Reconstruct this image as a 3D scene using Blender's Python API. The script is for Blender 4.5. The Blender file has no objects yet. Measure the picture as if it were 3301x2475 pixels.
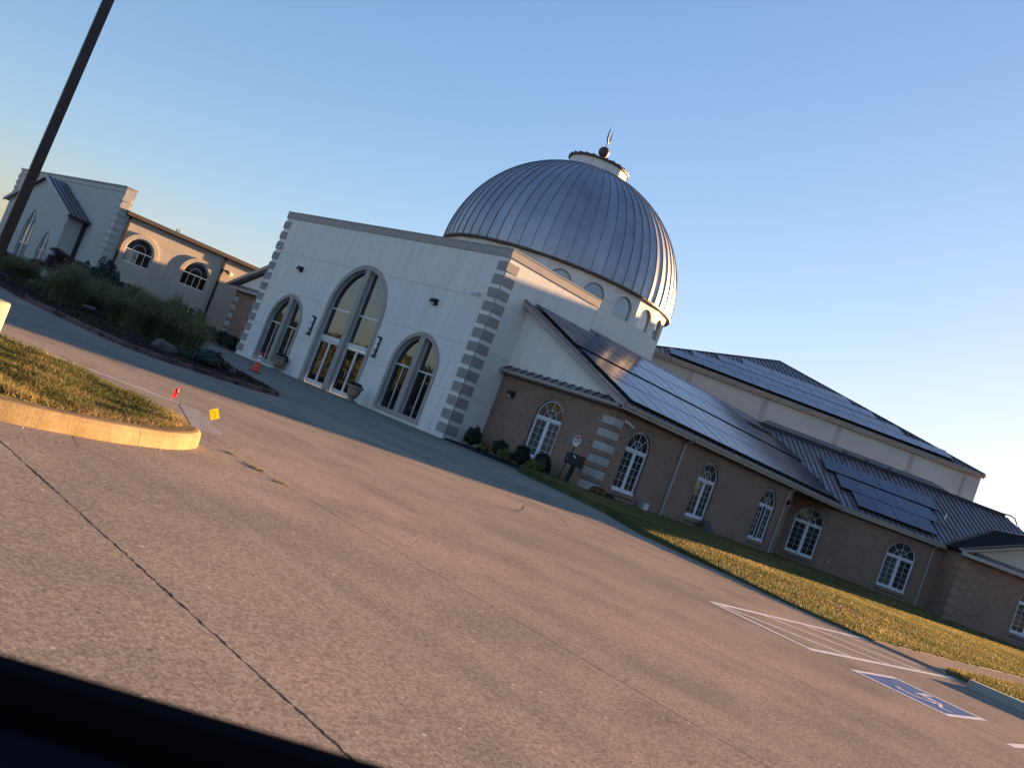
import bpy, bmesh, math, random
import numpy as np
from mathutils import Vector, Matrix
from mathutils.geometry import tessellate_polygon

random.seed(7)
rng = np.random.default_rng(7)
K = 0.78                     # all sizes below are in survey units; K turns them into metres at the end
S2 = 2 ** -0.5
sc = bpy.context.scene

# ------------------------------------------------------------------ camera
cam_d = bpy.data.cameras.new('camera')
cam = bpy.data.objects.new('camera', cam_d)
sc.collection.objects.link(cam)
sc.camera = cam
yaw, pitch, roll = math.radians(45.49994), math.radians(2.91362), math.radians(20.6493)
fw = Vector((math.cos(yaw) * math.cos(pitch), math.sin(yaw) * math.cos(pitch), math.sin(pitch)))
r0 = Vector((math.sin(yaw), -math.cos(yaw), 0)); u0 = r0.cross(fw)
rt = math.cos(roll) * r0 + math.sin(roll) * u0
up = -math.sin(roll) * r0 + math.cos(roll) * u0
CAM = Vector((0, 0, 1.35 * K))
cam.matrix_world = Matrix(((rt.x, up.x, -fw.x, CAM.x), (rt.y, up.y, -fw.y, CAM.y), (rt.z, up.z, -fw.z, CAM.z), (0, 0, 0, 1)))
cam_d.sensor_width = 36; cam_d.lens = 3048.1 / 3301 * 36
cam_d.clip_start = 0.05; cam_d.clip_end = 4000
cam_d.dof.use_dof = True; cam_d.dof.focus_distance = 22; cam_d.dof.aperture_fstop = 9.0
sc.render.resolution_x = 1024; sc.render.resolution_y = 767

# ------------------------------------------------------------------ world and sun
SUN_AZ, SUN_EL = -4.5, 5.3
w = bpy.data.worlds.new('World'); sc.world = w; w.use_nodes = True
nt = w.node_tree; nt.nodes.clear()
sky = nt.nodes.new('ShaderNodeTexSky'); sky.sky_type = 'NISHITA'; sky.sun_disc = False
sky.sun_elevation = math.radians(SUN_EL); sky.sun_rotation = math.radians(90 - SUN_AZ)
sky.altitude = 200; sky.air_density = 1.0; sky.dust_density = 0.6; sky.ozone_density = 3.2
bgn = nt.nodes.new('ShaderNodeBackground'); bgn.inputs['Strength'].default_value = 0.068
wo = nt.nodes.new('ShaderNodeOutputWorld')
tn = nt.nodes.new('ShaderNodeMix'); tn.data_type = 'RGBA'; tn.blend_type = 'MULTIPLY'; tn.inputs[0].default_value = 1; tn.inputs[7].default_value = (1.13, .97, 1.13, 1)
gm = nt.nodes.new('ShaderNodeGamma'); gm.inputs[1].default_value = 1.0      # softer range between zenith and sunset horizon
v1n = nt.nodes.new('ShaderNodeVectorMath'); v1n.operation = 'MULTIPLY_ADD'; v1n.inputs[1].default_value = (.23, .23, .23); v1n.inputs[2].default_value = (1, 1, 1)
v2n = nt.nodes.new('ShaderNodeVectorMath'); v2n.operation = 'DIVIDE'
nt.links.new(sky.outputs[0], tn.inputs[6]); nt.links.new(tn.outputs[2], gm.inputs[0]); nt.links.new(gm.outputs[0], v1n.inputs[0])
nt.links.new(gm.outputs[0], v2n.inputs[0]); nt.links.new(v1n.outputs[0], v2n.inputs[1]); nt.links.new(v2n.outputs[0], bgn.inputs[0]); nt.links.new(bgn.outputs[0], wo.inputs[0])
sl = bpy.data.lights.new('sun', 'SUN'); sl.energy = 5.0; sl.angle = math.radians(0.55); sl.color = (1.0, 0.61, 0.31)
sun = bpy.data.objects.new('sun', sl); sc.collection.objects.link(sun)
a, e = math.radians(SUN_AZ), math.radians(SUN_EL)
sdir = Vector((math.cos(a) * math.cos(e), math.sin(a) * math.cos(e), math.sin(e)))
sun.rotation_euler = sdir.to_track_quat('Z', 'Y').to_euler(); sun.location = (0, 0, 60)
sc.view_settings.view_transform = 'Standard'; sc.view_settings.look = 'None'
sc.view_settings.exposure = 2.92; sc.view_settings.gamma = 1; sc.view_settings.use_curve_mapping = False
sc.cycles.max_bounces = 6; sc.cycles.diffuse_bounces = 3; sc.cycles.glossy_bounces = 4

# ------------------------------------------------------------------ helpers
COL = sc.collection
LOC = {}
class Fr:
    """wall frame: a along the wall, n outwards, z up"""
    def __init__(s, O, A, N): s.O, s.A, s.N = Vector(O), Vector(A), Vector(N)
    def p(s, a, n, z): return s.O + s.A * a + s.N * n + Vector((0, 0, z))
WORLD = Fr((0, 0, 0), (1, 0, 0), (0, 1, 0))      # p(x, y, z)
class RF:
    """roof frame: a along the eave, t horizontal distance up the slope, n off the surface"""
    def __init__(s, A, T, t0, z0, m):
        s.A, s.T, s.t0, s.z0, s.m = Vector(A), Vector(T), t0, z0, m
        s.S = (s.T + Vector((0, 0, m))).normalized(); s.NN = s.A.cross(s.S)
        if s.NN.z < 0: s.NN = -s.NN
    def p(s, a, n, t): return s.A * a + s.T * t + Vector((0, 0, s.z0 + s.m * (t - s.t0))) + s.NN * n
class MB:
    def __init__(s): s.v, s.f, s.mi = [], [], []
    def add(s, vs, fs, mi=0):
        b = len(s.v); s.v += [Vector(x) for x in vs]; s.f += [tuple(b + i for i in f) for f in fs]; s.mi += [mi] * len(fs); return s
    def box(s, fr, a0, a1, n0, n1, z0, z1, mi=0):
        vs = [fr.p(x, y, z) for z in (z0, z1) for y in (n0, n1) for x in (a0, a1)]
        return s.add(vs, [(0, 1, 3, 2), (4, 6, 7, 5), (0, 4, 5, 1), (2, 3, 7, 6), (0, 2, 6, 4), (1, 5, 7, 3)], mi)
    def prism(s, fr, pts, n0, n1, holes=(), mi=0):
        """pts: (a,z) outline, extruded from n0 to n1"""
        loops = [list(pts)] + [list(h) for h in holes]
        flat = [q for L in loops for q in L]
        tri = tessellate_polygon([[Vector((q[0], q[1], 0)) for q in L] for L in loops])
        n = len(flat)
        vs = [fr.p(q[0], n0, q[1]) for q in flat] + [fr.p(q[0], n1, q[1]) for q in flat]
        fs = [tuple(t) for t in tri] + [tuple(i + n for i in t) for t in tri]
        b = 0
        for L in loops:
            m = len(L)
            fs += [(b + i, b + (i + 1) % m, b + (i + 1) % m + n, b + i + n) for i in range(m)]
            b += m
        return s.add(vs, fs, mi)
    def tube(s, pts, r, seg=8, cap=True, mi=0):
        pts = [Vector(p) for p in pts]; vs = []; fs = []
        rr = r if isinstance(r, (list, tuple)) else [r] * len(pts)
        for i, p in enumerate(pts):
            d = (pts[min(i + 1, len(pts) - 1)] - pts[max(i - 1, 0)]).normalized()
            x = d.cross(Vector((0, 0, 1)) if abs(d.z) < 0.9 else Vector((1, 0, 0))).normalized(); y = d.cross(x)
            for k in range(seg):
                t = 2 * math.pi * k / seg; vs.append(p + (x * math.cos(t) + y * math.sin(t)) * rr[i])
        for i in range(len(pts) - 1):
            for k in range(seg):
                k2 = (k + 1) % seg; fs.append((i * seg + k, i * seg + k2, (i + 1) * seg + k2, (i + 1) * seg + k))
        if cap: fs += [tuple(range(seg)), tuple(range((len(pts) - 1) * seg, len(pts) * seg))]
        return s.add(vs, fs, mi)
    def lathe(s, c, prof, seg=24, mi=0, a0=0, a1=2 * math.pi):
        c = Vector(c); vs = []; fs = []; full = abs(a1 - a0 - 2 * math.pi) < 1e-6; ns = seg if full else seg + 1
        for r, z in prof:
            for k in range(ns):
                t = a0 + (a1 - a0) * k / seg; vs.append(c + Vector((r * math.cos(t), r * math.sin(t), z)))
        for i in range(len(prof) - 1):
            for k in range(seg):
                k2 = (k + 1) % ns; fs.append((i * ns + k, i * ns + k2, (i + 1) * ns + k2, (i + 1) * ns + k))
        return s.add(vs, fs, mi)
    def mesh(s, name, mats, off=Vector((0, 0, 0)), smooth=False, recalc=True):
        me = bpy.data.meshes.new(name)
        me.from_pydata([tuple(v - off) for v in s.v], [], s.f)
        for m in (mats if isinstance(mats, (list, tuple)) else [mats]): me.materials.append(m)
        if any(s.mi): me.polygons.foreach_set('material_index', s.mi)
        if recalc:
            bm = bmesh.new(); bm.from_mesh(me); bmesh.ops.recalc_face_normals(bm, faces=bm.faces); bm.to_mesh(me); bm.free()
        if smooth: me.polygons.foreach_set('use_smooth', [True] * len(me.polygons))
        me.update(); return me
    def build(s, name, mats, parent=None, smooth=False, recalc=True, kind=None, label=None, loc=None):
        off = LOC.get(parent.name, Vector((0, 0, 0))) if parent else Vector(loc or (0, 0, 0))
        o = bpy.data.objects.new(name, s.mesh(name, mats, off, smooth, recalc)); COL.objects.link(o)
        if parent: o.parent = parent; LOC[o.name] = off
        else: o.location = off; LOC[o.name] = off
        if kind: o['kind'] = kind
        if label: o['label'] = label
        return o
def tag(o, label, cat, group=None):
    o['label'] = label; o['category'] = cat
    if group: o['group'] = group
    return o
def thing(name, loc, label, cat, group=None):
    o = bpy.data.objects.new(name, None); COL.objects.link(o); o.location = loc; LOC[o.name] = Vector(loc)
    o.empty_display_size = 0.2
    return tag(o, label, cat, group)
def link(name, me, parent, mat4):
    """another object on a shared mesh, placed by a world matrix given in survey units"""
    o = bpy.data.objects.new(name, me); COL.objects.link(o)
    if parent:
        o.parent = parent; mat4 = Matrix.Translation(-LOC[parent.name]) @ mat4
    o.matrix_basis = mat4
    return o
def basis(A, B, C, P): return Matrix(((A.x, B.x, C.x, P.x), (A.y, B.y, C.y, P.y), (A.z, B.z, C.z, P.z), (0, 0, 0, 1)))

# ------------------------------------------------------------------ materials
def mat(name, col, rough=0.8, metal=0.0, var=0.08, vscale=1.2, bump=0.0, bscale=40, col2=None, fine=0.0, fscale=60, spec=0.5, ior=None, rand=0.0, stretch=None, trans=0.0):
    m = bpy.data.materials.new(name); m.use_nodes = True; n = m.node_tree.nodes; l = m.node_tree.links
    b = n['Principled BSDF']; b.inputs['Roughness'].default_value = rough; b.inputs['Metallic'].default_value = metal
    b.inputs['Specular IOR Level'].default_value = spec
    if ior: b.inputs['IOR'].default_value = ior
    g = n.new('ShaderNodeNewGeometry'); mp = n.new('ShaderNodeMapping'); l.new(g.outputs['Position'], mp.inputs[0])
    if stretch: mp.inputs['Scale'].default_value = stretch
    no = n.new('ShaderNodeTexNoise'); no.inputs['Scale'].default_value = vscale; no.inputs['Detail'].default_value = 5; no.inputs['Roughness'].default_value = 0.65
    l.new(mp.outputs[0], no.inputs['Vector'])
    mr = n.new('ShaderNodeMapRange'); mr.inputs['From Min'].default_value = 0.3; mr.inputs['From Max'].default_value = 0.7
    l.new(no.outputs[0], mr.inputs[0])
    c2 = col2 or tuple(min(1, c * (1 - 2 * var)) for c in col)
    c1 = col if col2 else tuple(min(1, c * (1 + var)) for c in col)
    mx = n.new('ShaderNodeMix'); mx.data_type = 'RGBA'; mx.inputs[6].default_value = (*c1, 1); mx.inputs[7].default_value = (*c2, 1)
    l.new(mr.outputs[0], mx.inputs[0]); out = mx.outputs[2]
    if fine:
        nf = n.new('ShaderNodeTexNoise'); nf.inputs['Scale'].default_value = fscale; nf.inputs['Detail'].default_value = 3
        l.new(g.outputs['Position'], nf.inputs['Vector'])
        mf = n.new('ShaderNodeMapRange'); mf.inputs['From Min'].default_value = 0.25; mf.inputs['From Max'].default_value = 0.75
        mf.inputs['To Min'].default_value = 1 - fine; mf.inputs['To Max'].default_value = 1 + fine; l.new(nf.outputs[0], mf.inputs[0])
        mu = n.new('ShaderNodeMix'); mu.data_type = 'RGBA'; mu.blend_type = 'MULTIPLY'; mu.inputs[0].default_value = 1
        l.new(out, mu.inputs[6]); l.new(mf.outputs[0], mu.inputs[7]); out = mu.outputs[2]
    if rand:
        oi = n.new('ShaderNodeObjectInfo'); mo = n.new('ShaderNodeMapRange')
        mo.inputs['To Min'].default_value = 1 - rand; mo.inputs['To Max'].default_value = 1 + rand; l.new(oi.outputs['Random'], mo.inputs[0])
        mu = n.new('ShaderNodeMix'); mu.data_type = 'RGBA'; mu.blend_type = 'MULTIPLY'; mu.inputs[0].default_value = 1
        l.new(out, mu.inputs[6]); l.new(mo.outputs[0], mu.inputs[7]); out = mu.outputs[2]
    l.new(out, b.inputs['Base Color'])
    if bump:
        nb = n.new('ShaderNodeTexNoise'); nb.inputs['Scale'].default_value = bscale; nb.inputs['Detail'].default_value = 4
        l.new(g.outputs['Position'], nb.inputs['Vector'])
        bp = n.new('ShaderNodeBump'); bp.inputs['Strength'].default_value = bump; bp.inputs['Distance'].default_value = 0.01
        l.new(nb.outputs[0], bp.inputs['Height']); l.new(bp.outputs[0], b.inputs['Normal'])
    if trans:
        tr = n.new('ShaderNodeBsdfTranslucent'); ms = n.new('ShaderNodeMixShader'); ms.inputs[0].default_value = trans
        l.new(out, tr.inputs[0]); l.new(b.outputs[0], ms.inputs[1]); l.new(tr.outputs[0], ms.inputs[2])
        l.new(ms.outputs[0], n['Material Output'].inputs[0])
    return m
M = {}
M['stucco'] = mat('white stucco', (.80, .755, .68), .9, var=.045, vscale=1.3, stretch=(1.4, 1.4, .22), fine=.05, fscale=14, bump=.25, bscale=60)
M['stucco_d'] = mat('stucco joint', (.42, .42, .40), .9)
M['cream'] = mat('cream stucco', (.58, .495, .385), .9, var=.05, vscale=.6, fine=.05, fscale=20, bump=.2, bscale=50)
M['hall'] = mat('pale hall stucco', (.56, .54, .485), .9, var=.05, vscale=.6, fine=.05, fscale=20, bump=.2, bscale=50)
M['grey_st'] = mat('grey stucco', (.50, .485, .44), .9, var=.05, vscale=.5, fine=.05, fscale=20, bump=.2, bscale=50)
M['trim'] = mat('taupe trim', (.40, .345, .305), .85, var=.05, vscale=2, fine=.05, fscale=40, bump=.2, bscale=70)
M['quoin'] = mat('grey quoin stone', (.33, .295, .268), .85, var=.06, vscale=3, fine=.06, fscale=40, bump=.3, bscale=70, rand=.06)
M['quoin_p'] = mat('pale quoin stone', (.42, .385, .35), .85, var=.06, vscale=3, fine=.05, fscale=40, bump=.3, bscale=70, rand=.05)
M['brick'] = mat('painted brick', (.350, .222, .165), .9, var=.13, vscale=4.0, stretch=(1, 1, 3.2), fine=.10, fscale=1.3, bump=.3, bscale=60, rand=.12, spec=.2)
M['brickS'] = mat('painted brickwork', (.350, .222, .165), .9, var=.13, vscale=4.0, stretch=(1, 1, 3.2), fine=.10, fscale=1.3, bump=.3, bscale=60, spec=.2)
M['mortar'] = mat('mortar', (.15, .11, .088), .95, var=.08)
M['white'] = mat('white window frame', (.66, .67, .70), .45, var=.03)
M['alu'] = mat('pale aluminium frame', (.60, .62, .66), .35, metal=.3, var=.03)
M['glassF'] = mat('tinted facade glass', (.028, .03, .022), .03, var=.2, vscale=.4, ior=2.0)
M['glassD'] = mat('dark door glass', (.012, .012, .012), .03, var=.2, vscale=.5, ior=1.75)
M['glassW'] = mat('window glass', (.045, .05, .048), .06, var=.35, vscale=.8, ior=1.7)
M['glassB'] = mat('window glass over a blind', (.10, .105, .10), .08, var=.2, vscale=1.5, ior=1.6)
M['glassS'] = mat('sky filled glass', (.22, .25, .27), .05, var=.1, vscale=.5, ior=2.3)
M['glassY'] = mat('pale sky-reflection glass', (.16, .16, .12), .05, var=.15, vscale=.9, ior=3.6)  # pale base colour stands in for bright sky reflected in these panes
M['metalD'] = mat('brown roof metal', (.23, .18, .175), .5, metal=.25, var=.10, vscale=1.5)
M['seam'] = mat('brown roof seam', (.05, .042, .042), .5, metal=.3, var=.10)
M['dome'] = mat('weathered zinc', (.38, .38, .40), .42, metal=.60, var=.13, vscale=.55, fine=.08, fscale=3, rand=.07, bump=.10, bscale=2.2, stretch=(1, 1, .5))
M['domeS'] = mat('zinc seam', (.22, .22, .24), .5, metal=.6, var=.1)
M['fascia'] = mat('beige gutter metal', (.40, .37, .32), .45, var=.06)
M['brownf'] = mat('brown fascia', (.095, .06, .045), .6, var=.1)
M['frieze'] = mat('brown frieze board', (.21, .135, .105), .8, var=.06)
M['dark'] = mat('black metal', (.010, .010, .012), .7, var=.1)
M['dpipe'] = mat('dark downpipe', (.035, .025, .022), .5, var=.1)
M['solar'] = mat('solar cells', (.020, .030, .075), .16, var=.15, vscale=.5, ior=1.33, rand=.2, spec=.3)
M['solarF'] = mat('solar frame', (.012, .012, .014), .4, var=.1)
M['terra'] = mat('cast stone planter', (.34, .26, .19), .85, var=.12, vscale=4, fine=.1, fscale=60)
M['soil'] = mat('potting soil', (.05, .03, .02), .95)
M['lampG'] = mat('lamp glass', (.80, .80, .82), .35)
M['rock'] = mat('brown boulder', (.105, .08, .07), .9, var=.25, vscale=5, fine=.2, fscale=30, bump=.6, bscale=25)
M['kerbR'] = mat('red painted kerb', (.13, .065, .055), .9, var=.25, vscale=3, fine=.15, fscale=40, bump=.4, bscale=60)
M['mulch'] = mat('bark mulch', (.085, .062, .05), .95, var=.4, vscale=14, fine=.35, fscale=60, bump=1.0, bscale=45, spec=0.0)
M['mulchB'] = mat('dark rubber mulch', (.035, .033, .04), .9, var=.4, vscale=14, bump=.8, bscale=40)
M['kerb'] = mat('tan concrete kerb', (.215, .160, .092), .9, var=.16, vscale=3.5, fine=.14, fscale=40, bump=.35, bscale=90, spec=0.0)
M['conc'] = mat('grey concrete', (.30, .285, .26), .9, var=.08, vscale=4, fine=.1, fscale=80, bump=.3, bscale=90)
M['paint'] = mat('worn white paint', (.60, .60, .62), .9, var=.08, vscale=8, fine=.14, fscale=60, spec=0.0)
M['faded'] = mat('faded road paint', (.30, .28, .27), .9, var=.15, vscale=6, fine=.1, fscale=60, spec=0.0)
M['blue'] = mat('blue road paint', (.055, .13, .33), 1.0, col2=(.17, .19, .26), vscale=5, fine=.2, fscale=60, spec=0.0)
M['shingle'] = mat('dark shingle', (.022, .02, .022), 1.0, var=.2, vscale=4, fine=.2, fscale=20, spec=.05)
M['orange'] = mat('orange cone plastic', (.80, .07, .015), .5, var=.05)
M['reflw'] = mat('white reflective collar', (.75, .75, .76), .4, var=.03)
M['redf'] = mat('red flag plastic', (.72, .012, .03), .5, var=.08, trans=.3)
M['yelf'] = mat('yellow flag plastic', (.62, .40, .015), .5, var=.04, trans=.25)
M['ink'] = mat('brown ink', (.10, .03, .01), .7)
M['wire'] = mat('flag wire', (.25, .2, .17), .4, metal=.7)
M['signr'] = mat('faded red sign print', (.50, .10, .12), .6)
M['signw'] = mat('white sign board', (.66, .64, .62), .5, var=.03)
M['pole'] = mat('dark bronze pole', (.030, .020, .018), .45, var=.15, vscale=3)
M['pedestal'] = mat('pale concrete pedestal', (.17, .155, .125), .85, var=.05)
M['carblk'] = mat('black car trim', (.002, .002, .003), .9, var=.05, spec=.05)
M['carpan'] = mat('dark car door panel', (.004, .0045, .008), .9, var=.1, spec=.1)
M['panel'] = mat('dark grey board', (.03, .032, .04), .7, var=.1)
M['earth'] = mat('earth', (.10, .085, .05), 1.0, var=.2, vscale=.05, spec=0.0)
M['walk'] = mat('concrete walk', (.32, .25, .19), .9, var=.08, vscale=1.5, fine=.1, fscale=60, bump=.15, bscale=60, spec=0.0)
M['membrane'] = mat('grey roof membrane', (.17, .16, .15), .8, var=.1)
M['leafD'] = mat('dark evergreen leaves', (.016, .030, .014), .6, var=.4, vscale=9, trans=.1)
M['leafP'] = mat('pine needles', (.030, .050, .028), .6, var=.4, vscale=6, trans=.1)
M['leafY'] = mat('yellow green leaves', (.16, .17, .03), .6, var=.4, vscale=9, trans=.25)
M['leafR'] = mat('maroon leaves', (.075, .020, .022), .6, var=.4, vscale=8, trans=.2)
M['leafO'] = mat('orange blooms', (.36, .10, .015), .7, var=.4, vscale=14, trans=.2)
M['gfount'] = mat('fountain grass', (.125, .13, .045), .8, var=.35, vscale=3, col2=(.21, .18, .085), trans=.25)
M['bark'] = mat('bark', (.06, .045, .035), .9, var=.2, vscale=8)
M['tree'] = mat('far tree leaves', (.05, .06, .02), .8, var=.4, vscale=.8, trans=.15)

def grass_mat(name, c1, c2, c3, sc1=1.3):
    m = bpy.data.materials.new(name); m.use_nodes = True; n = m.node_tree.nodes; l = m.node_tree.links
    b = n['Principled BSDF']; b.inputs['Roughness'].default_value = .75; b.inputs['Specular IOR Level'].default_value = .2
    g = n.new('ShaderNodeNewGeometry'); at = n.new('ShaderNodeAttribute'); at.attribute_name = 'tint'
    no = n.new('ShaderNodeTexNoise'); no.inputs['Scale'].default_value = sc1; no.inputs['Detail'].default_value = 4
    l.new(g.outputs['Position'], no.inputs['Vector'])
    ad = n.new('ShaderNodeMath'); ad.operation = 'MULTIPLY_ADD'; ad.inputs[1].default_value = .55; l.new(at.outputs['Fac'], ad.inputs[0])
    sb = n.new('ShaderNodeMath'); sb.operation = 'MULTIPLY_ADD'; sb.inputs[1].default_value = 1.5; sb.inputs[2].default_value = -.5
    l.new(no.outputs[0], sb.inputs[0]); l.new(sb.outputs[0], ad.inputs[2])
    cr = n.new('ShaderNodeValToRGB'); cr.color_ramp.elements[0].position = .15; cr.color_ramp.elements[0].color = (*c1, 1)
    cr.color_ramp.elements[1].position = .95; cr.color_ramp.elements[1].color = (*c3, 1)
    el = cr.color_ramp.elements.new(.55); el.color = (*c2, 1)
    l.new(ad.outputs[0], cr.inputs[0]); l.new(cr.outputs[0], b.inputs['Base Color'])
    tr = n.new('ShaderNodeBsdfTranslucent'); ms = n.new('ShaderNodeMixShader'); ms.inputs[0].default_value = .3
    l.new(cr.outputs[0], tr.inputs[0]); l.new(b.outputs[0], ms.inputs[1]); l.new(tr.outputs[0], ms.inputs[2]); l.new(ms.outputs[0], n['Material Output'].inputs[0])
    return m
M['grassN'] = grass_mat('island grass', (.055, .070, .018), (.125, .120, .035), (.32, .21, .10), 2.6)
M['grassF'] = grass_mat('lawn grass', (.070, .080, .026), (.150, .138, .048), (.27, .20, .085), .45)

def paving_mat():
    m = bpy.data.materials.new('exposed aggregate concrete'); m.use_nodes = True; n = m.node_tree.nodes; l = m.node_tree.links
    b = n['Principled BSDF']; b.inputs['Roughness'].default_value = .9; b.inputs['Specular IOR Level'].default_value = .0
    g = n.new('ShaderNodeNewGeometry')
    def noise(s, d=4, st=None):
        t = n.new('ShaderNodeTexNoise'); t.inputs['Scale'].default_value = s; t.inputs['Detail'].default_value = d; t.inputs['Roughness'].default_value = .6
        if st:
            mp = n.new('ShaderNodeMapping'); mp.inputs['Scale'].default_value = st; l.new(g.outputs['Position'], mp.inputs[0]); l.new(mp.outputs[0], t.inputs['Vector'])
        else: l.new(g.outputs['Position'], t.inputs['Vector'])
        return t.outputs[0]
    def mixc(fac, c1, c2, blend='MIX'):
        x = n.new('ShaderNodeMix'); x.data_type = 'RGBA'; x.blend_type = blend
        for sock, v in ((0, fac), (6, c1), (7, c2)):
            if hasattr(v, 'links'): l.new(v, x.inputs[sock])
            elif isinstance(v, tuple): x.inputs[sock].default_value = (*v, 1)
            else: x.inputs[sock].default_value = v
        return x.outputs[2]
    def rng_(v, a, b_, c, d):
        x = n.new('ShaderNodeMapRange'); l.new(v, x.inputs[0])
        for i, q in enumerate((a, b_, c, d)): x.inputs[i + 1].default_value = q
        return x.outputs[0]
    base = mixc(rng_(noise(.22, 5), .35, .65, 0, 1), (.310, .258, .210), (.245, .212, .180))
    base = mixc(rng_(noise(.9, 6), .45, .75, 0, .7), base, (.170, .156, .140))
    lane = mixc(rng_(noise(.55, 4, (1, .06, 1)), .5, .72, 0, .45), base, (.150, .142, .130))      # tyre-darkened lanes
    vo = n.new('ShaderNodeTexVoronoi'); vo.inputs['Scale'].default_value = 70; l.new(g.outputs['Position'], vo.inputs['Vector'])
    sp = n.new('ShaderNodeSeparateColor'); l.new(vo.outputs['Color'], sp.inputs[0])
    st = mixc(rng_(sp.outputs[0], 0, 1, 0, 1), (.62, .60, .58), (1.38, 1.35, 1.30))
    # meandering hairline cracks, only here and there
    wv = n.new('ShaderNodeMix'); wv.data_type = 'RGBA'; wv.inputs[0].default_value = .12; l.new(g.outputs['Position'], wv.inputs[6])
    nw = n.new('ShaderNodeTexNoise'); nw.inputs['Scale'].default_value = 1.1; nw.inputs['Detail'].default_value = 6; l.new(g.outputs['Position'], nw.inputs['Vector']); l.new(nw.outputs['Color'], wv.inputs[7])
    vc = n.new('ShaderNodeTexVoronoi'); vc.feature = 'DISTANCE_TO_EDGE'; vc.inputs['Scale'].default_value = .32; l.new(wv.outputs[2], vc.inputs['Vector'])
    ckm = n.new('ShaderNodeMath'); ckm.operation = 'MULTIPLY'; l.new(rng_(vc.outputs['Distance'], .0012, .0035, 1, 0), ckm.inputs[0]); l.new(rng_(noise(.16, 3), .52, .60, 0, .75), ckm.inputs[1])
    lane = mixc(ckm.outputs[0], lane, (.06, .055, .05))
    lane = mixc(rng_(noise(2.6, 5, (1, .035, 1)), .52, .80, 0, .30), lane, (.12, .115, .108))
    lane = mixc(rng_(noise(1.7, 5, (1, .08, 1)), .55, .85, 0, .45), lane, (.40, .35, .30))
    oil = n.new('ShaderNodeTexVoronoi'); oil.inputs['Scale'].default_value = .45; l.new(g.outputs['Position'], oil.inputs['Vector'])
    oc_ = n.new('ShaderNodeSeparateColor'); l.new(oil.outputs['Color'], oc_.inputs[0]); om = n.new('ShaderNodeMath'); om.operation = 'MULTIPLY'
    l.new(rng_(oil.outputs['Distance'], .03, .13, .35, 0), om.inputs[0]); l.new(rng_(oc_.outputs[0], .62, .70, 0, 1), om.inputs[1])
    lane = mixc(om.outputs[0], lane, (.07, .065, .06))
    c = mixc(.75, lane, st, 'MULTIPLY')
    vo2 = n.new('ShaderNodeTexVoronoi'); vo2.inputs['Scale'].default_value = 17; l.new(g.outputs['Position'], vo2.inputs['Vector'])
    s2 = n.new('ShaderNodeSeparateColor'); l.new(vo2.outputs['Color'], s2.inputs[0])
    dot = n.new('ShaderNodeMath'); dot.operation = 'MULTIPLY'
    l.new(rng_(vo2.outputs['Distance'], .12, .22, 1, 0), dot.inputs[0]); l.new(rng_(s2.outputs[1], .90, .93, 0, 1), dot.inputs[1])
    c = mixc(dot.outputs[0], c, mixc(rng_(s2.outputs[0], .45, .55, 0, 1), (.10, .095, .10), (.55, .48, .38)))
    l.new(c, b.inputs['Base Color'])
    bp = n.new('ShaderNodeBump'); bp.inputs['Strength'].default_value = .16; bp.inputs['Distance'].default_value = .006
    l.new(noise(75, 3), bp.inputs['Height']); l.new(bp.outputs[0], b.inputs['Normal'])
    return m
M['pave'] = paving_mat()

# ------------------------------------------------------------------ outline helpers
def arch(c, h, z0, zs, rise=None, n=18):
    """outline of an opening with an elliptical head"""
    rise = h if rise is None else rise
    return [(c - h, z0), (c + h, z0)] + [(c + h * math.cos(math.pi * i / n), zs + rise * math.sin(math.pi * i / n)) for i in range(n + 1)]
def half_arch(c, h, z0, zs, side, gap, rise=None, n=10):
    """one half of an arched opening, leaving a mullion of half width gap"""
    rise = h if rise is None else rise
    t0 = math.acos(gap / h)
    pts = [(c + side * gap, z0), (c + side * h, z0)] + [(c + side * h * math.cos(t0 * i / n), zs + rise * math.sin(t0 * i / n)) for i in range(n + 1)]
    return pts if side > 0 else pts[::-1]
def gothic(c, h, z0, zs, rise, n=8):
    R = (h * h + rise * rise) / (2 * h); pts = [(c - h, z0), (c + h, z0)]
    t1 = math.asin(rise / R)
    for i in range(n + 1):
        t = t1 * i / n; pts.append((c + h - R + R * math.cos(t), zs + R * math.sin(t)))
    for i in range(n - 1, -1, -1):
        t = t1 * i / n; pts.append((c - h + R - R * math.cos(t), zs + R * math.sin(t)))
    return pts
def shrink(pts, d):
    """move a closed outline inwards by d"""
    n = len(pts); P = [Vector(p) for p in pts]
    Q = []
    for p in P:
        if not Q or (p - Q[-1]).length > 1e-4: Q.append(p)
    if (Q[0] - Q[-1]).length < 1e-4: Q.pop()
    P = Q; n = len(P); area = sum(P[i].x * P[(i + 1) % n].y - P[(i + 1) % n].x * P[i].y for i in range(n)); sg = 1 if area > 0 else -1
    out = []
    for i in range(n):
        e1 = (P[i] - P[i - 1]).normalized(); e2 = (P[(i + 1) % n] - P[i]).normalized()
        n1 = Vector((-e1.y, e1.x)) * sg; n2 = Vector((-e2.y, e2.x)) * sg
        b = (n1 + n2); k = b.length
        b = b / k if k > 1e-6 else n1
        out.append(tuple(P[i] + b * (d / max(.35, b.dot(n1)))))
    return out, [tuple(p) for p in P]
def ring(fr, mb, pts, width, n0, n1):
    inner, outer = shrink(pts, width)
    m = len(outer); vs = []
    for n in (n0, n1):
        vs += [fr.p(a, n, z) for a, z in outer] + [fr.p(a, n, z) for a, z in inner]
    fs = []
    for i in range(m):
        j = (i + 1) % m
        fs += [(i, j, m + j, m + i), (2 * m + i, 2 * m + j, 3 * m + j, 3 * m + i), (i, j, 2 * m + j, 2 * m + i), (m + i, m + j, 3 * m + j, 3 * m + i)]
    mb.add(vs, fs)
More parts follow.
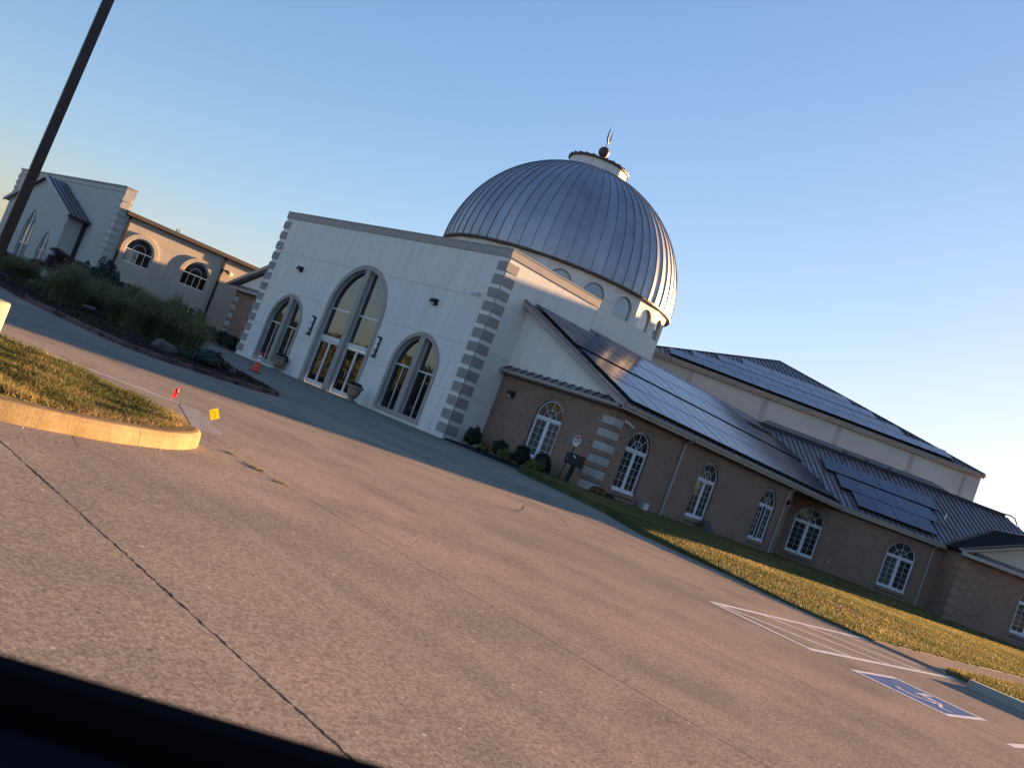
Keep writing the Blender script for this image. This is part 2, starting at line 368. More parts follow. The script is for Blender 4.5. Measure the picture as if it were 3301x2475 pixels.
def wall(fr, outer, holes, reveal, n=0.0):
    """face of a wall with openings and their reveals, plus a thin back"""
    mb = MB()
    loops = [list(outer)] + [list(h) for h in holes]
    flat = [q for L in loops for q in L]
    tri = tessellate_polygon([[Vector((q[0], q[1], 0)) for q in L] for L in loops])
    mb.add([fr.p(q[0], n, q[1]) for q in flat], [tuple(t) for t in tri])
    for L in holes:
        m = len(L)
        mb.add([fr.p(q[0], n, q[1]) for q in L] + [fr.p(q[0], n - reveal, q[1]) for q in L], [(i, (i + 1) % m, (i + 1) % m + m, i + m) for i in range(m)])
    return mb
def panels(fr, outer, holes, hl, vl, parent, material, n=0.0, depth=.03, gap=.012, name='wall_panel'):
    """split a wall face into separate stucco panels along score lines; hl: heights, vl: function(band) -> positions"""
    loops = [list(outer)] + [list(h) for h in holes]
    flat = [q for L in loops for q in L]
    tri = tessellate_polygon([[Vector((q[0], q[1], 0)) for q in L] for L in loops])
    bm = bmesh.new(); vs = [bm.verts.new((q[0], q[1], 0)) for q in flat]
    for t in tri:
        try: bm.faces.new([vs[i] for i in t])
        except ValueError: pass
    def cut(co, no):
        bmesh.ops.bisect_plane(bm, geom=bm.verts[:] + bm.edges[:] + bm.faces[:], plane_co=co, plane_no=no)
    for h in hl:
        for d in (-gap, gap): cut((0, h + d, 0), (0, 1, 0))
    allv = sorted({v for b in range(len(hl) + 1) for v in vl(b)})
    for v in allv:
        for d in (-gap, gap): cut((v + d, 0, 0), (1, 0, 0))
    cells = {}
    for f in bm.faces:
        c = f.calc_center_median(); band = sum(c.y > h for h in hl)
        if any(abs(c.y - h) < gap for h in hl): continue
        if any(abs(c.x - v) < gap for v in vl(band)): continue
        cells.setdefault((band, sum(c.x > v for v in vl(band))), []).append([(q.co.x, q.co.y) for q in f.verts])
    bm.free()
    def comps(polys):
        key_ = lambda q: (round(q[0], 4), round(q[1], 4)); left = list(polys); out = []
        while left:
            grp = [left.pop()]; vs_ = {key_(q) for q in grp[0]}; grew = True
            while grew:
                grew = False
                for p_ in left[:]:
                    if any(key_(q) in vs_ for q in p_): grp.append(p_); vs_ |= {key_(q) for q in p_}; left.remove(p_); grew = True
            out.append(grp)
        return out
    for group_ in [c_ for key in sorted(cells) for c_ in comps(cells[key])]:
        mb = MB(); edge = {}
        for poly in group_:
            mb.add([fr.p(a, n, z) for a, z in poly], [tuple(range(len(poly)))])
            for i in range(len(poly)):
                p, q = poly[i], poly[(i + 1) % len(poly)]
                k = tuple(sorted(((round(p[0], 4), round(p[1], 4)), (round(q[0], 4), round(q[1], 4)))))
                edge[k] = edge.get(k, 0) + 1
        for (p, q), c in edge.items():
            if c == 1: mb.add([fr.p(p[0], n, p[1]), fr.p(q[0], n, q[1]), fr.p(q[0], n - depth, q[1]), fr.p(p[0], n - depth, p[1])], [(0, 1, 2, 3)])
        mb.build(name, material, parent, recalc=False)
def bricks(fr, a0, a1, z0, z1, free, wallobj, top=None, limit=300):
    """brick courses; free(z0,z1) -> list of (a,b) spans where there is wall"""
    L, H, PL, PH = .262, .073, .275, .088
    full = []; cutm = MB()
    k = 0; z = z0
    while z + H <= z1 + 1e-6:
        off = (k % 2) * PL / 2; a = a0 - off
        spans = free(z, z + H)
        while a < a1:
            for s0, s1 in spans:
                b0, b1 = max(a, s0), min(a + L, s1)
                if b1 - b0 > L - .002: full.append((a + L / 2, z + H / 2))
                elif b1 - b0 > .03: cutm.box(fr, b0, b1, -.014, .0, z, z + H)
            a += PL
        z += PH; k += 1
    cam0 = Vector((0, 0, 1.35)); full.sort(key=lambda q: (fr.p(q[0], 0, q[1]) - cam0).length)
    base = MB().box(Fr((0, 0, 0), (1, 0, 0), (0, 1, 0)), -L / 2, L / 2, -.007, .007, -H / 2, H / 2).mesh('brick', M['brick'])
    for a, z in full[:limit]:
        P = fr.p(a, -.007 + random.uniform(0, .003), z)
        link('brick', base, wallobj, basis(fr.A, fr.N, Vector((0, 0, 1)), P))
    for a, z in full[limit:]: cutm.box(fr, a - L / 2, a + L / 2, -.014, .0, z, z + H)
    if cutm.v: cutm.build('brickwork', M['brickS'], wallobj, recalc=False, kind='stuff')
def arch_span(c, h, z0, zs, rise, pad=0.0):
    def f(za, zb):
        if zb <= z0 - pad or za >= zs + rise + pad: return None
        zz = max(za, zs)
        if zz <= zs: hh = h + .01
        else:
            t = (zz - zs) / (rise + pad)
            hh = (h + pad) * math.sqrt(max(0, 1 - t * t))
        return (c - hh, c + hh)
    return f
def free_fn(a0, a1, blocks):
    def f(za, zb):
        cuts = sorted(x for x in (b(za, zb) for b in blocks) if x)
        out = []; p = a0
        for c0, c1 in cuts:
            if c0 > p: out.append((p, min(c0, a1)))
            p = max(p, c1)
        if p < a1: out.append((p, a1))
        return out
    return f
def rect_span(c0, c1, z0, z1):
    return lambda za, zb: None if (zb <= z0 or za >= z1) else (c0, c1)

# ------------------------------------------------------------------ windows
def casement(parent, fr, c, z0=.69, zt=2.70, h=.88, open_gap=0.0, blinds=(0, 0), n=-.10):
    """white casement pair with a sunburst fanlight; returns the frame part"""
    mb = MB()
    F = lambda a0, a1, z0_, z1_, d=.05: mb.box(fr, a0, a1, n - d, n, z0_, z1_)
    o = arch(c, h, z0, zt + .03, h)
    ring(fr, mb, o, .055, n - .07, n + .02)
    mb.box(fr, c - h + .05, c + h - .05, n - .06, n + .04, zt - .07, zt + .06)
    mb.box(fr, c - h - .02, c + h + .02, n - .05, n + .07, z0 - .03, z0 + .10)
    g = .055 + open_gap
    leaves = []
    for sd in (-1, 1):
        i0, i1 = sorted((c + sd * g, c + sd * (h - .05)))
        if open_gap: i0, i1 = (i0 - .0, i1)
        for q in ((i0, i0 + .055), (i1 - .055, i1)): F(*q, z0 + .10, zt - .07)
        F(i0 + .055, i1 - .055, z0 + .10, z0 + .16); F(i0 + .055, i1 - .055, zt - .14, zt - .07)
        leaves.append((i0 + .055, i1 - .055, z0 + .16, zt - .14))
        mid = (i0 + i1) / 2
        mb.box(fr, mid - .008, mid + .008, n - .035, n - .012, z0 + .16, zt - .14)
        for k in range(1, 5):
            zz = z0 + .16 + (zt - .14 - z0 - .16) * k / 5
            mb.box(fr, i0 + .055, i1 - .055, n - .034, n - .013, zz - .008, zz + .008)
    if not open_gap: F(c - .055, c + .055, z0 + .10, zt - .07, .04)
    zs = zt + .06; R = h - .06; r = R * .5
    def arcp(rr, t0, t1, k=10): return [(c + rr * math.cos(t0 + (t1 - t0) * i / k), zs + rr * math.sin(t0 + (t1 - t0) * i / k)) for i in range(k + 1)]
    mb.prism(fr, arcp(r + .012, 0, math.pi, 14) + arcp(r - .012, math.pi, 0, 14), n - .035, n - .012)
    for t in (math.pi / 4, math.pi / 2, 3 * math.pi / 4):
        d = Vector((math.cos(t), math.sin(t))); q = Vector((-d.y, d.x)) * .011; p0 = Vector((c, zs)); p1 = p0 + d * (R + .02)
        mb.prism(fr, [tuple(p0 - q), tuple(p1 - q), tuple(p1 + q), tuple(p0 + q)], n - .034, n - .013)
    f = mb.build('window', M['white'], parent)
    for li, (x0, x1, y0, y1) in enumerate(leaves):
        gm = M['glassB'] if blinds[li] else M['glassW']
        for i in range(2):
            for k in range(5):
                xa, xb = x0 + (x1 - x0) * i / 2, x0 + (x1 - x0) * (i + 1) / 2; ya, yb = y0 + (y1 - y0) * k / 5, y0 + (y1 - y0) * (k + 1) / 5
                MB().box(fr, xa + .002, xb - .002, n - .030 - random.uniform(0, .002), n - .022, ya + .002, yb - .002).build('pane', gm, f)
    for i in range(4):
        t0, t1 = math.pi / 4 * i + .01, math.pi / 4 * (i + 1) - .01
        MB().prism(fr, arcp(R + .01, t0, t1, 5) + arcp(r, t1, t0, 5), n - .030, n - .022).build('pane', M['glassW'], f)
        MB().prism(fr, arcp(r - .004, t0, t1, 4) + [(c, zs)], n - .030, n - .022).build('pane', M['glassW'], f)
    if open_gap: MB().box(fr, c - g, c + g, n - .07, n - .062, z0 + .1, zt - .07).build('opening', M['dark'], f)  # black sheet stands in for the dark room behind the parted leaves
    # brick rowlock surround and sill
    return f
def rowlock(parent, fr, c, h, z0, zs, n=.012):
    mb = MB(); R0, R1 = h + .015, h + .14; N = 26
    for i in range(N):
        t0, t1 = math.pi * i / N + .012, math.pi * (i + 1) / N - .012
        mb.prism(fr, [(c + R0 * math.cos(t0), zs + R0 * math.sin(t0)), (c + R1 * math.cos(t0), zs + R1 * math.sin(t0)), (c + R1 * math.cos(t1), zs + R1 * math.sin(t1)), (c + R0 * math.cos(t1), zs + R0 * math.sin(t1))], -.02, n)
    k = int((2 * h + .24) / .088)
    for i in range(k):
        a = c - h - .12 + i * .088; mb.box(fr, a, a + .078, -.02, .035, z0 - .17, z0 - .035)
    mb.build('brick_surround', M['brickS'], parent, kind='stuff')

# ================================================================== GROUND
g = MB().add([(-1500, -1500, -.06), (1500, -1500, -.06), (1500, 1500, -.06), (-1500, 1500, -.06)], [(0, 1, 2, 3)])
g.build('ground', M['earth'], kind='structure', recalc=False)
pv = MB().add([(-60, -60, -.035), (62, -60, -.035), (62, 110, -.035), (-60, 110, -.035)], [(0, 1, 2, 3)]).build('pavement', M['dark'], kind='structure', recalc=False)
xs = [-60, -8.9, -4.9, -.9, 2.5, 5.77, 9.84, 13.7, 17.6, 21.5, 25.4, 29.3, 62]
for i in range(len(xs) - 1):
    x0, x1 = xs[i] + .007, xs[i + 1] - .007
    # slightly ragged joint edges
    n = 150; ys = np.linspace(-60, 110, 2)
    if xs[i] in (2.5,) or xs[i + 1] in (2.5,):
        ys = np.concatenate([[-60], np.linspace(1, 12, 260), [110]])
    e0 = [x0 + (random.uniform(-.006, .010) if xs[i] == 2.5 else 0) for _ in ys]; e1 = [x1 + (random.uniform(-.010, .006) if xs[i + 1] == 2.5 else 0) for _ in ys]
    m = len(ys); vs = [(a, y, 0) for a, y in zip(e0, ys)] + [(a, y, 0) for a, y in zip(e1, ys)]
    fs = [(j, m + j, m + j + 1, j + 1) for j in range(m - 1)]
    vs += [(a, y, -.03) for a, y in zip(e0, ys)] + [(a, y, -.03) for a, y in zip(e1, ys)]
    fs += [(j, j + 1, 2 * m + j + 1, 2 * m + j) for j in range(m - 1)] + [(m + j, m + j + 1, 3 * m + j + 1, 3 * m + j) for j in range(m - 1)]
    MB().add(vs, fs).build('paving_slab', M['pave'], pv, recalc=False)

def strip(P, Q, wd, material, name, z=.002, n=1, parent=None, jag=0):
    P, Q = Vector((*P, 0)), Vector((*Q, 0)); d = (Q - P).normalized(); q = Vector((-d.y, d.x, 0)) * wd / 2
    vs = [P - q, Q - q, Q + q, P + q]
    mb = MB().add([(v.x, v.y, z) for v in vs], [(0, 1, 2, 3)])
    return mb.build(name, material, parent, recalc=False)

# hatched access aisle
mk = thing('aisle_marking', (16.5, 6.9, 0), 'white painted diagonal hatching beside the blue parking bay symbol', 'road marking')
for i, (P, Q) in enumerate([((13.65, 7.82), (20.0, 7.9)), ((13.30, 5.97), (19.6, 5.97)), ((13.55, 7.86), (13.32, 5.9)),
             ((13.72, 7.74), (14.9, 6.02)), ((15.2, 7.76), (16.5, 6.02)), ((16.75, 7.78), (17.95, 6.02)), ((18.5, 7.80), (19.25, 6.04))]):
    strip(P, Q, .125, M['paint'], 'painted_line', .0015 + .0004 * i, parent=mk)
# blue square with the wheelchair symbol
hb = thing('accessible_bay_symbol', (13.85, 4.55, 0), 'blue painted square with white border and wheelchair symbol on the pavement', 'road marking')
MB().add([(12.95, 3.86, .002), (14.55, 3.86, .002), (14.72, 5.27, .002), (13.12, 5.27, .002)], [(0, 1, 2, 3)]).build('blue_square', M['blue'], hb, recalc=False)
bd = MB()
q4 = [Vector((12.95, 3.86, .0035)), Vector((14.55, 3.86, .0035)), Vector((14.72, 5.27, .0035)), Vector((13.12, 5.27, .0035))]
for i in range(4):
    P, Q = q4[i], q4[(i + 1) % 4]; cc = sum(q4, Vector()) / 4; f = .13
    bd.add([P, Q, Q.lerp(cc, f), P.lerp(cc, f)], [(0, 1, 2, 3)])
bd.build('white_border', M['paint'], hb, recalc=False)
sy = MB()
def symq(pts): sy.add([Vector((13.90 - .62 * (0) + x * .60, 4.56 + y * .60, .005)) for x, y in pts], [tuple(range(len(pts)))])
# symbol axes: x = towards the kerb (head), y = across
hd = [(.66 + .12 * math.cos(t), .08 + .12 * math.sin(t)) for t in [i * math.pi / 5 for i in range(10)]]; symq(hd)
symq([(.50, .15), (.50, .0), (-.05, -.05), (-.05, .12)])
symq([(.28, .02), (.28, -.38), (.18, -.38), (.18, .02)])
symq([(-.05, .05), (.08, .05), (.08, -.50), (-.05, -.50)])
symq([(-.05, -.50), (.02, -.40), (-.62, -.62), (-.62, -.74)])
symq([(-.62, -.74), (-.52, -.70), (-.52, -.90), (-.60, -.92)])
for i in range(14):
    t0, t1 = math.pi * (.62 + 1.25 * i / 14), math.pi * (.62 + 1.25 * (i + 1) / 14)
    c0 = (-.22, .02)
    symq([(c0[0] + r_ * math.cos(t), c0[1] + r_ * math.sin(t)) for r_, t in ((.48, t0), (.48, t1), (.37, t1), (.37, t0))])
sy.build('wheelchair_symbol', M['paint'], hb, recalc=False)
o = strip((12.93, 3.12), (18.7, 3.12), .11, M['paint'], 'bay_line', .002); o.location = (0, 0, 0); tag(o, 'white stall line at the right edge, beyond the blue bay symbol', 'road marking')
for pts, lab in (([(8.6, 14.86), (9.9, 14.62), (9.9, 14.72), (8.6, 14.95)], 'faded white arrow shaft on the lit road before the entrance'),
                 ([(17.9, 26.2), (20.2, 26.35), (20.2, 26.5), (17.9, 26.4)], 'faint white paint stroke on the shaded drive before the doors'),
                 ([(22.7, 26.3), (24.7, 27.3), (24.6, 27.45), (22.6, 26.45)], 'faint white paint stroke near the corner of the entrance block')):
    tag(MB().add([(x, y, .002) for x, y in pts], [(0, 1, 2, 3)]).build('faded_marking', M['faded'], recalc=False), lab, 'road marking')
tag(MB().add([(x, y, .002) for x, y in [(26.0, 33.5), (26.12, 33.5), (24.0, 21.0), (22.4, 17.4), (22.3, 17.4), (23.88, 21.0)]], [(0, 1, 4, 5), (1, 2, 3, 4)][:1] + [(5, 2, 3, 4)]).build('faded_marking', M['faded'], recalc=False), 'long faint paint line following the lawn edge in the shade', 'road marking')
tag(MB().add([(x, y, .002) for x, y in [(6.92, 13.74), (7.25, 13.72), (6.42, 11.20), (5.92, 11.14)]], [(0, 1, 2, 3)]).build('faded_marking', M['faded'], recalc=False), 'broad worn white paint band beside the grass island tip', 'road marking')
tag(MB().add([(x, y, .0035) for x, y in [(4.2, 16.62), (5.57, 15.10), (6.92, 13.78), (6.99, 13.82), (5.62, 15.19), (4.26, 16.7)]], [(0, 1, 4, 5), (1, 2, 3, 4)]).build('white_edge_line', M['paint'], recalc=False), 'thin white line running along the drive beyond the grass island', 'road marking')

# ------------------------------------------------------------------ terrain patches
def smooth(t): t = max(0, min(1, t)); return t * t * (3 - 2 * t)
def lawn_h(x, y):
    # rises from the paving edge to the walls
    d = (x + y) * S2
    return .045 + .19 * smooth((y - 7.6) / 3.5) * smooth((x + .55 * y - 24.5) / 12.0) if y > 7.3 else .03 + .05 * smooth((x - 20) / 6)
LAWN = [(30.6, 28.9), (29.4, 27.6), (28.5, 26.0), (28.0, 24.3), (25.8, 19.9), (22.65, 16.0), (21.3, 12.2), (20.3, 9.8), (20.02, 7.75), (58, 7.45), (58, 14), (67.4, 12.7), (60.2, 20.1), (61.9, 21.8), (51.3, 32.4), (51.0, 26.95), (34.2, 26.95), (33.2, 28.6)]
def inpoly(P, poly):
    x, y = P[:, 0], P[:, 1]; ins = np.zeros(len(P), bool); n = len(poly)
    for i in range(n):
        x0, y0 = poly[i]; x1, y1 = poly[(i + 1) % n]
        c = (y0 > y) != (y1 > y)
        ins ^= c & (x < (x1 - x0) * (y - y0) / ((y1 - y0) if y1 != y0 else 1e-9) + x0)
    return ins
def patch(poly, hf, name, material, step=.8, skirt=.1, kind='structure'):
    """terrain patch: polygon triangulated with interior points from bisecting"""
    bm = bmesh.new(); vs = [bm.verts.new((x, y, 0)) for x, y in poly]
    for t in tessellate_polygon([[Vector((x, y, 0)) for x, y in poly]]): bm.faces.new([vs[i] for i in t])
    xs_ = [p[0] for p in poly]; ys_ = [p[1] for p in poly]
    for v in np.arange(min(xs_) + step, max(xs_), step): bmesh.ops.bisect_plane(bm, geom=bm.verts[:] + bm.edges[:] + bm.faces[:], plane_co=(v, 0, 0), plane_no=(1, 0, 0))
    for v in np.arange(min(ys_) + step, max(ys_), step): bmesh.ops.bisect_plane(bm, geom=bm.verts[:] + bm.edges[:] + bm.faces[:], plane_co=(0, v, 0), plane_no=(0, 1, 0))
    for v in bm.verts: v.co.z = hf(v.co.x, v.co.y)
    be = [e_ for e_ in bm.edges if len(e_.link_faces) == 1]
    r_ = bmesh.ops.extrude_edge_only(bm, edges=be)
    for v in [q for q in r_['geom'] if isinstance(q, bmesh.types.BMVert)]: v.co.z = -.03
    me = bpy.data.meshes.new(name); bm.to_mesh(me); bm.free(); me.materials.append(material)
    me.polygons.foreach_set('use_smooth', [False] * len(me.polygons))
    o = bpy.data.objects.new(name, me); COL.objects.link(o); o['kind'] = kind; return o
def blades(name, pts, z, h, wd, material, lean=.5, parent=None, label=None, cat='grass', hvar=.5, tintf=None):
    """one triangle per blade"""
    n = len(pts); th = rng.uniform(0, 2 * math.pi, n); hh = h * rng.uniform(1 - hvar, 1 + hvar, n)
    ph = rng.uniform(0, 2 * math.pi, n); ln = hh * lean * rng.uniform(.2, 1.3, n)
    dx, dy = np.cos(th) * wd / 2, np.sin(th) * wd / 2
    V = np.zeros((n, 3, 3)); V[:, 0] = np.c_[pts[:, 0] - dx, pts[:, 1] - dy, z]; V[:, 1] = np.c_[pts[:, 0] + dx, pts[:, 1] + dy, z]
    V[:, 2] = np.c_[pts[:, 0] + np.cos(ph) * ln, pts[:, 1] + np.sin(ph) * ln, z + hh]
    me = bpy.data.meshes.new(name); me.vertices.add(n * 3); me.vertices.foreach_set('co', V.ravel())
    me.loops.add(n * 3); me.loops.foreach_set('vertex_index', np.arange(n * 3)); me.polygons.add(n)
    me.polygons.foreach_set('loop_start', np.arange(n) * 3); me.update(calc_edges=True); me.materials.append(material)
    at = me.attributes.new('tint', 'FLOAT', 'POINT'); t = rng.uniform(0, 1, n) if tintf is None else tintf
    at.data.foreach_set('value', np.repeat(t, 3))
    o = bpy.data.objects.new(name, me); COL.objects.link(o); o['kind'] = 'stuff'
    if parent: o.parent = parent
    if label: o['label'] = label
    if not parent: o['category'] = cat
    return o
def scatter(poly, n):
    xs_ = [p[0] for p in poly]; ys_ = [p[1] for p in poly]; out = []
    tot = 0
    while tot < n:
        P = np.c_[rng.uniform(min(xs_), max(xs_), n), rng.uniform(min(ys_), max(ys_), n)]
        P = P[inpoly(P, poly)]; out.append(P); tot += len(P)
    return np.concatenate(out)[:n]
patch(LAWN, lawn_h, 'lawn', M['grassF'])
P = scatter(LAWN, 260000)
d = np.hypot(P[:, 0], P[:, 1]); keep = rng.uniform(0, 1, len(P)) < np.clip((38 / d) ** 2, .12, 1); P = P[keep]
Z = np.array([lawn_h(x, y) for x, y in P])
blades('lawn_grass', P, Z - .01, .055, .035, M['grassF'], .9, label='mown lawn grass between the brick wing and the paving', tintf=rng.uniform(0, 1, len(P)))
STRIP = [(20.05, 6.22), (20.5, 6.45), (60, 6.2), (60, -12), (20.05, -12)]
patch(STRIP, lambda x, y: .05, 'verge', M['grassF'])
P = scatter([(20.05, 6.22), (20.5, 6.45), (34, 6.3), (34, -1), (20.05, -1)], 60000)
blades('verge_grass', P, np.full(len(P), .04), .085, .03, M['grassF'], .9, label='grass verge behind the concrete wheel stop')
wk = MB().add([(19.9, 7.76, .034), (60, 7.50, .034), (60, 6.18, .034), (20.5, 6.48, .034), (19.9, 6.22, .034), (19.9, 7.76, -.02), (19.9, 6.22, -.02)], [(0, 4, 3, 2, 1), (0, 5, 6, 4)])
wk.build('sidewalk', M['walk'], kind='structure', recalc=False)
# dark mulch bed along the brick gable
BED = [(31.0, 34.66), (31.0, 33.9), (31.05, 31.5), (31.15, 29.6), (31.6, 28.2), (32.2, 27.2), (32.7, 26.2), (34.4, 26.2), (34.4, 26.9), (33.28, 26.9), (33.28, 34.66)]
patch(BED, lambda x, y: .05 + .05 * smooth((x - 31) / 1.5), 'mulch_bed', M['mulchB'], .5)
P = scatter(BED, 9000)
blades('mulch_chips', P, np.full(len(P), .06), .05, .07, M['mulchB'], 1.4, label='dark mulch chips in the bed below the brick gable', cat='mulch')
# planted island with a red kerb
ISL = [(9.2, 60), (9.86, 34.22), (9.50, 30.5), (9.55, 27.5), (9.75, 24.6), (10.15, 23.35), (10.9, 22.95), (11.8, 23.10), (13.1, 23.25), (14.2, 23.7), (15.05, 24.3), (15.62, 26.17), (16.1, 29.17), (16.5, 31.63), (16.96, 34.82), (18.5, 42.3), (24, 58), (24, 70), (9.0, 70)]
patch(ISL, lambda x, y: .10 + .10 * smooth((min(y, 34) - 24) / 9) * smooth((x - 9.6) / 2.5), 'planting_island', M['mulch'], .8)
P = scatter([(9.3, 56)] + ISL[1:16] + [(18.5, 42.3), (23, 56)], 60000)
blades('bark_chips', P, np.array([.105 + .10 * smooth((min(y, 34) - 24) / 9) * smooth((x - 9.6) / 2.5) for x, y in P]), .04, .06, M['mulch'], 1.6, label='brown bark mulch spread over the planted island', cat='mulch')
def kerb_run(path, wd, ht, material, name, parent, inward, rnd=.035):
    """kerb of rounded section along a path"""
    P = [Vector((*p, 0)) for p in path]; sec = [(0, -.03), (0.015, ht - rnd), (rnd, ht - .008), (rnd * 1.8, ht), (wd, ht), (wd, -.03)]
    mb = MB(); vs = []
    for i, p in enumerate(P):
        d = (P[min(i + 1, len(P) - 1)] - P[max(i - 1, 0)]).normalized(); q = Vector((-d.y, d.x, 0)) * inward
        for s_, z in sec: vs.append(p + q * s_ + Vector((0, 0, z)))
    m = len(sec); fs = [(i * m + k, (i + 1) * m + k, (i + 1) * m + k + 1, i * m + k + 1) for i in range(len(P) - 1) for k in range(m - 1)]
    fs += [tuple(range(m)), tuple(range((len(P) - 1) * m, len(P) * m))]
    mb.add(vs, fs); return mb.build(name, material, parent)
def resample(path, step):
    P = [Vector(p) for p in path]; out = [P[0]]
    # Catmull-Rom
    for i in range(len(P) - 1):
        p0, p1, p2, p3 = P[max(i - 1, 0)], P[i], P[i + 1], P[min(i + 2, len(P) - 1)]
        n = max(2, int((p2 - p1).length / step))
        for k in range(1, n + 1):
            t = k / n; out.append(.5 * ((2 * p1) + (-p0 + p2) * t + (2 * p0 - 5 * p1 + 4 * p2 - p3) * t * t + (-p0 + 3 * p1 - 3 * p2 + p3) * t ** 3))
    return out
rk = thing('red_kerb', (12, 26, 0), 'red painted low kerb edging the planted island', 'kerb')
path = resample(ISL[:11], .35)
seglen = 8
for i in range(0, len(path) - 1, seglen):
    kerb_run(path[i:i + seglen + 1], .17, .13, M['kerbR'], 'kerb_stone', rk, -1 if False else 1)
path = resample(ISL[10:16], .6)
MBk = kerb_run(path, .13, .10, M['conc'], 'kerb_back', rk, 1)
# near grass island with the tan kerb
CURB = [(-9, 6.6), (-2, 7.35), (1.2, 7.9), (2.76, 8.16), (3.35, 8.33), (3.79, 8.49), (4.35, 8.80), (4.74, 9.08), (5.05, 9.38), (5.26, 9.66), (5.40, 9.92)]
ck = thing('concrete_kerb', (4, 8.7, 0), 'tan concrete kerb around the near grass island, lit by the sun', 'kerb')
path = resample(CURB, .12)
js = next(i for i, p in enumerate(path) if p.x > 4.06); j2 = next(i for i, p in enumerate(path) if p.x > .6)
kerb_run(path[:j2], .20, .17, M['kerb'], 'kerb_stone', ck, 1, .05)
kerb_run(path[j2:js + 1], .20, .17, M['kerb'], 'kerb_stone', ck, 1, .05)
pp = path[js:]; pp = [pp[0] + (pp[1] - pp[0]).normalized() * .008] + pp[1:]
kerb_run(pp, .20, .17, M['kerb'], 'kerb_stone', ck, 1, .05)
inner = [(p.x, p.y) for p in path]
off = []
for i, p in enumerate(path):
    dd = (path[min(i + 1, len(path) - 1)] - path[max(i - 1, 0)]).normalized(); off.append((p.x - dd.y * .195, p.y + dd.x * .195))
GI = off[:-2] + [(5.27, 10.1), (5.36, 10.5), (5.34, 11.0), (5.15, 12.0), (4.88, 13.1), (4.35, 13.95), (3.7, 15.3), (2.0, 17.6), (-9, 19)]
def gi_h(x, y): return .145 + .05 * smooth((4.2 - x) / 2) + .03 * math.sin(x * 3.1) * math.sin(y * 2.3) * smooth((4.9 - x) / 1)
patch(GI, gi_h, 'grass_island', M['grassN'], .35)
P = scatter([p for p in GI if p[0] > -3.5], 120000)
d = np.hypot(P[:, 0], P[:, 1] - 9)
clump = np.sin(P[:, 0] * 5.3 + 1.3 * np.sin(P[:, 1] * 3.1)) * np.sin(P[:, 1] * 4.7 + P[:, 0])
blades('island_grass', P, np.array([gi_h(x, y) for x, y in P]) - .01, .052 * (1 + .5 * clump), .015, M['grassN'], 1.5, label='rough grass with dry tufts on the near island', hvar=.6,
       tintf=np.clip(rng.uniform(0, 1, len(P)) * .8 + .12 * clump + .75 * np.clip(1 - (P[:, 1] - np.interp(P[:, 0], [q[0] for q in off], [q[1] for q in off])) / .9, 0, 1) ** 1.3, 0, 1))
# grass growing in the joint beyond the kerb tip
P = np.c_[5.77 + rng.normal(0, .03, 900), rng.uniform(8.6, 9.9, 900)]
P = P[(np.sin(P[:, 1] * 9) + rng.normal(0, .5, len(P)) > .2)]
blades('joint_weeds', P, np.full(len(P), .0), .016, .010, M['grassN'], 1.6, label='small weeds growing in the paving joint past the kerb tip', cat='weeds')
# pebbles by the kerb foot
pb = MB()
for k in range(16):
    t = random.uniform(0, 1); i = int(t * (len(path) - 8)) + 4; p = path[min(i, len(path) - 1)]; r_ = random.uniform(.006, .02)
    c = Vector((p.x + random.uniform(.03, .12), p.y - random.uniform(.03, .12), r_ * .5))
    pb.lathe(c, [(0.0001, -r_ * .5), (r_, -r_ * .1), (r_ * .8, r_ * .5), (0.0001, r_ * .7)], 6)
o = pb.build('pebbles', M['conc'], kind='stuff'); tag(o, 'small pale pebbles at the foot of the tan kerb', 'pebbles')

# wheel stop
ws = MB(); sec = [(-.11, 0), (-.09, .13), (-.06, .155), (.06, .155), (.09, .13), (.11, 0)]
W_ = Fr((18.93, 5.50, 0), (0, -1, 0), (1, 0, 0))
vs = [W_.p(a_, s_, z) for a_ in (0, .02, 2.33, 2.35) for s_, z in [(q[0] * (.96 if a_ in (0, 2.35) else 1), q[1]) for q in sec]]
fs = [(i * 6 + k, i * 6 + k + 1, (i + 1) * 6 + k + 1, (i + 1) * 6 + k) for i in range(3) for k in range(5)] + [(0, 1, 2, 3, 4, 5), (18, 19, 20, 21, 22, 23)]
ws.add(vs, fs); o = ws.build('wheel_stop', M['conc'], loc=(18.93, 4.3, 0)); tag(o, 'long grey concrete wheel stop at the end of the blue marked bay', 'wheel stop')

# ================================================================== ENTRANCE BLOCK
FAC = Fr((30.96, 0, 0), (0, 1, 0), (-1, 0, 0))         # a = y
SID = Fr((0, 34.71, 0), (1, 0, 0), (0, -1, 0))         # a = x
eb = thing('entrance_block', (34, 45.7, 0), 'tall white stucco entrance block with three arched glazed openings and taupe parapet', 'building')
YC = 45.75
fac_out = [(34.71, 0), (56.80, 0), (56.80, 9.56), (34.71, 9.56)]
holes = [arch(YC, 2.62, 0.0, 4.75, 2.62, 28)]
holes[0] = [(YC - 2.62, 0.001), (YC + 2.62, 0.001)] + holes[0][2:]
for c in (38.88, 52.55): holes.append(arch(c, 1.80, .30, 2.78, 1.80, 24))
wall(FAC, fac_out, holes, .34, -.02).build('wall', M['stucco_d'], eb)
hl = [2.36, 4.78, 7.28]
def vl(b):
    base = {0: [35.9, 41.6, 44.0, 47.5, 49.95, 55.6], 1: [36.4, 38.9, 41.45, 50.1, 52.6, 55.0], 2: [35.6, 37.6, 39.55, 41.5, 43.4, 48.1, 50.0, 51.9, 53.9, 55.6], 3: [36.6, 38.6, 40.6, 42.6, 44.6, 46.6, 48.5, 50.4, 52.3, 54.2]}
    return base[b]
panels(FAC, fac_out, holes, hl, vl, eb, M['stucco'], 0.0, .022, .010)
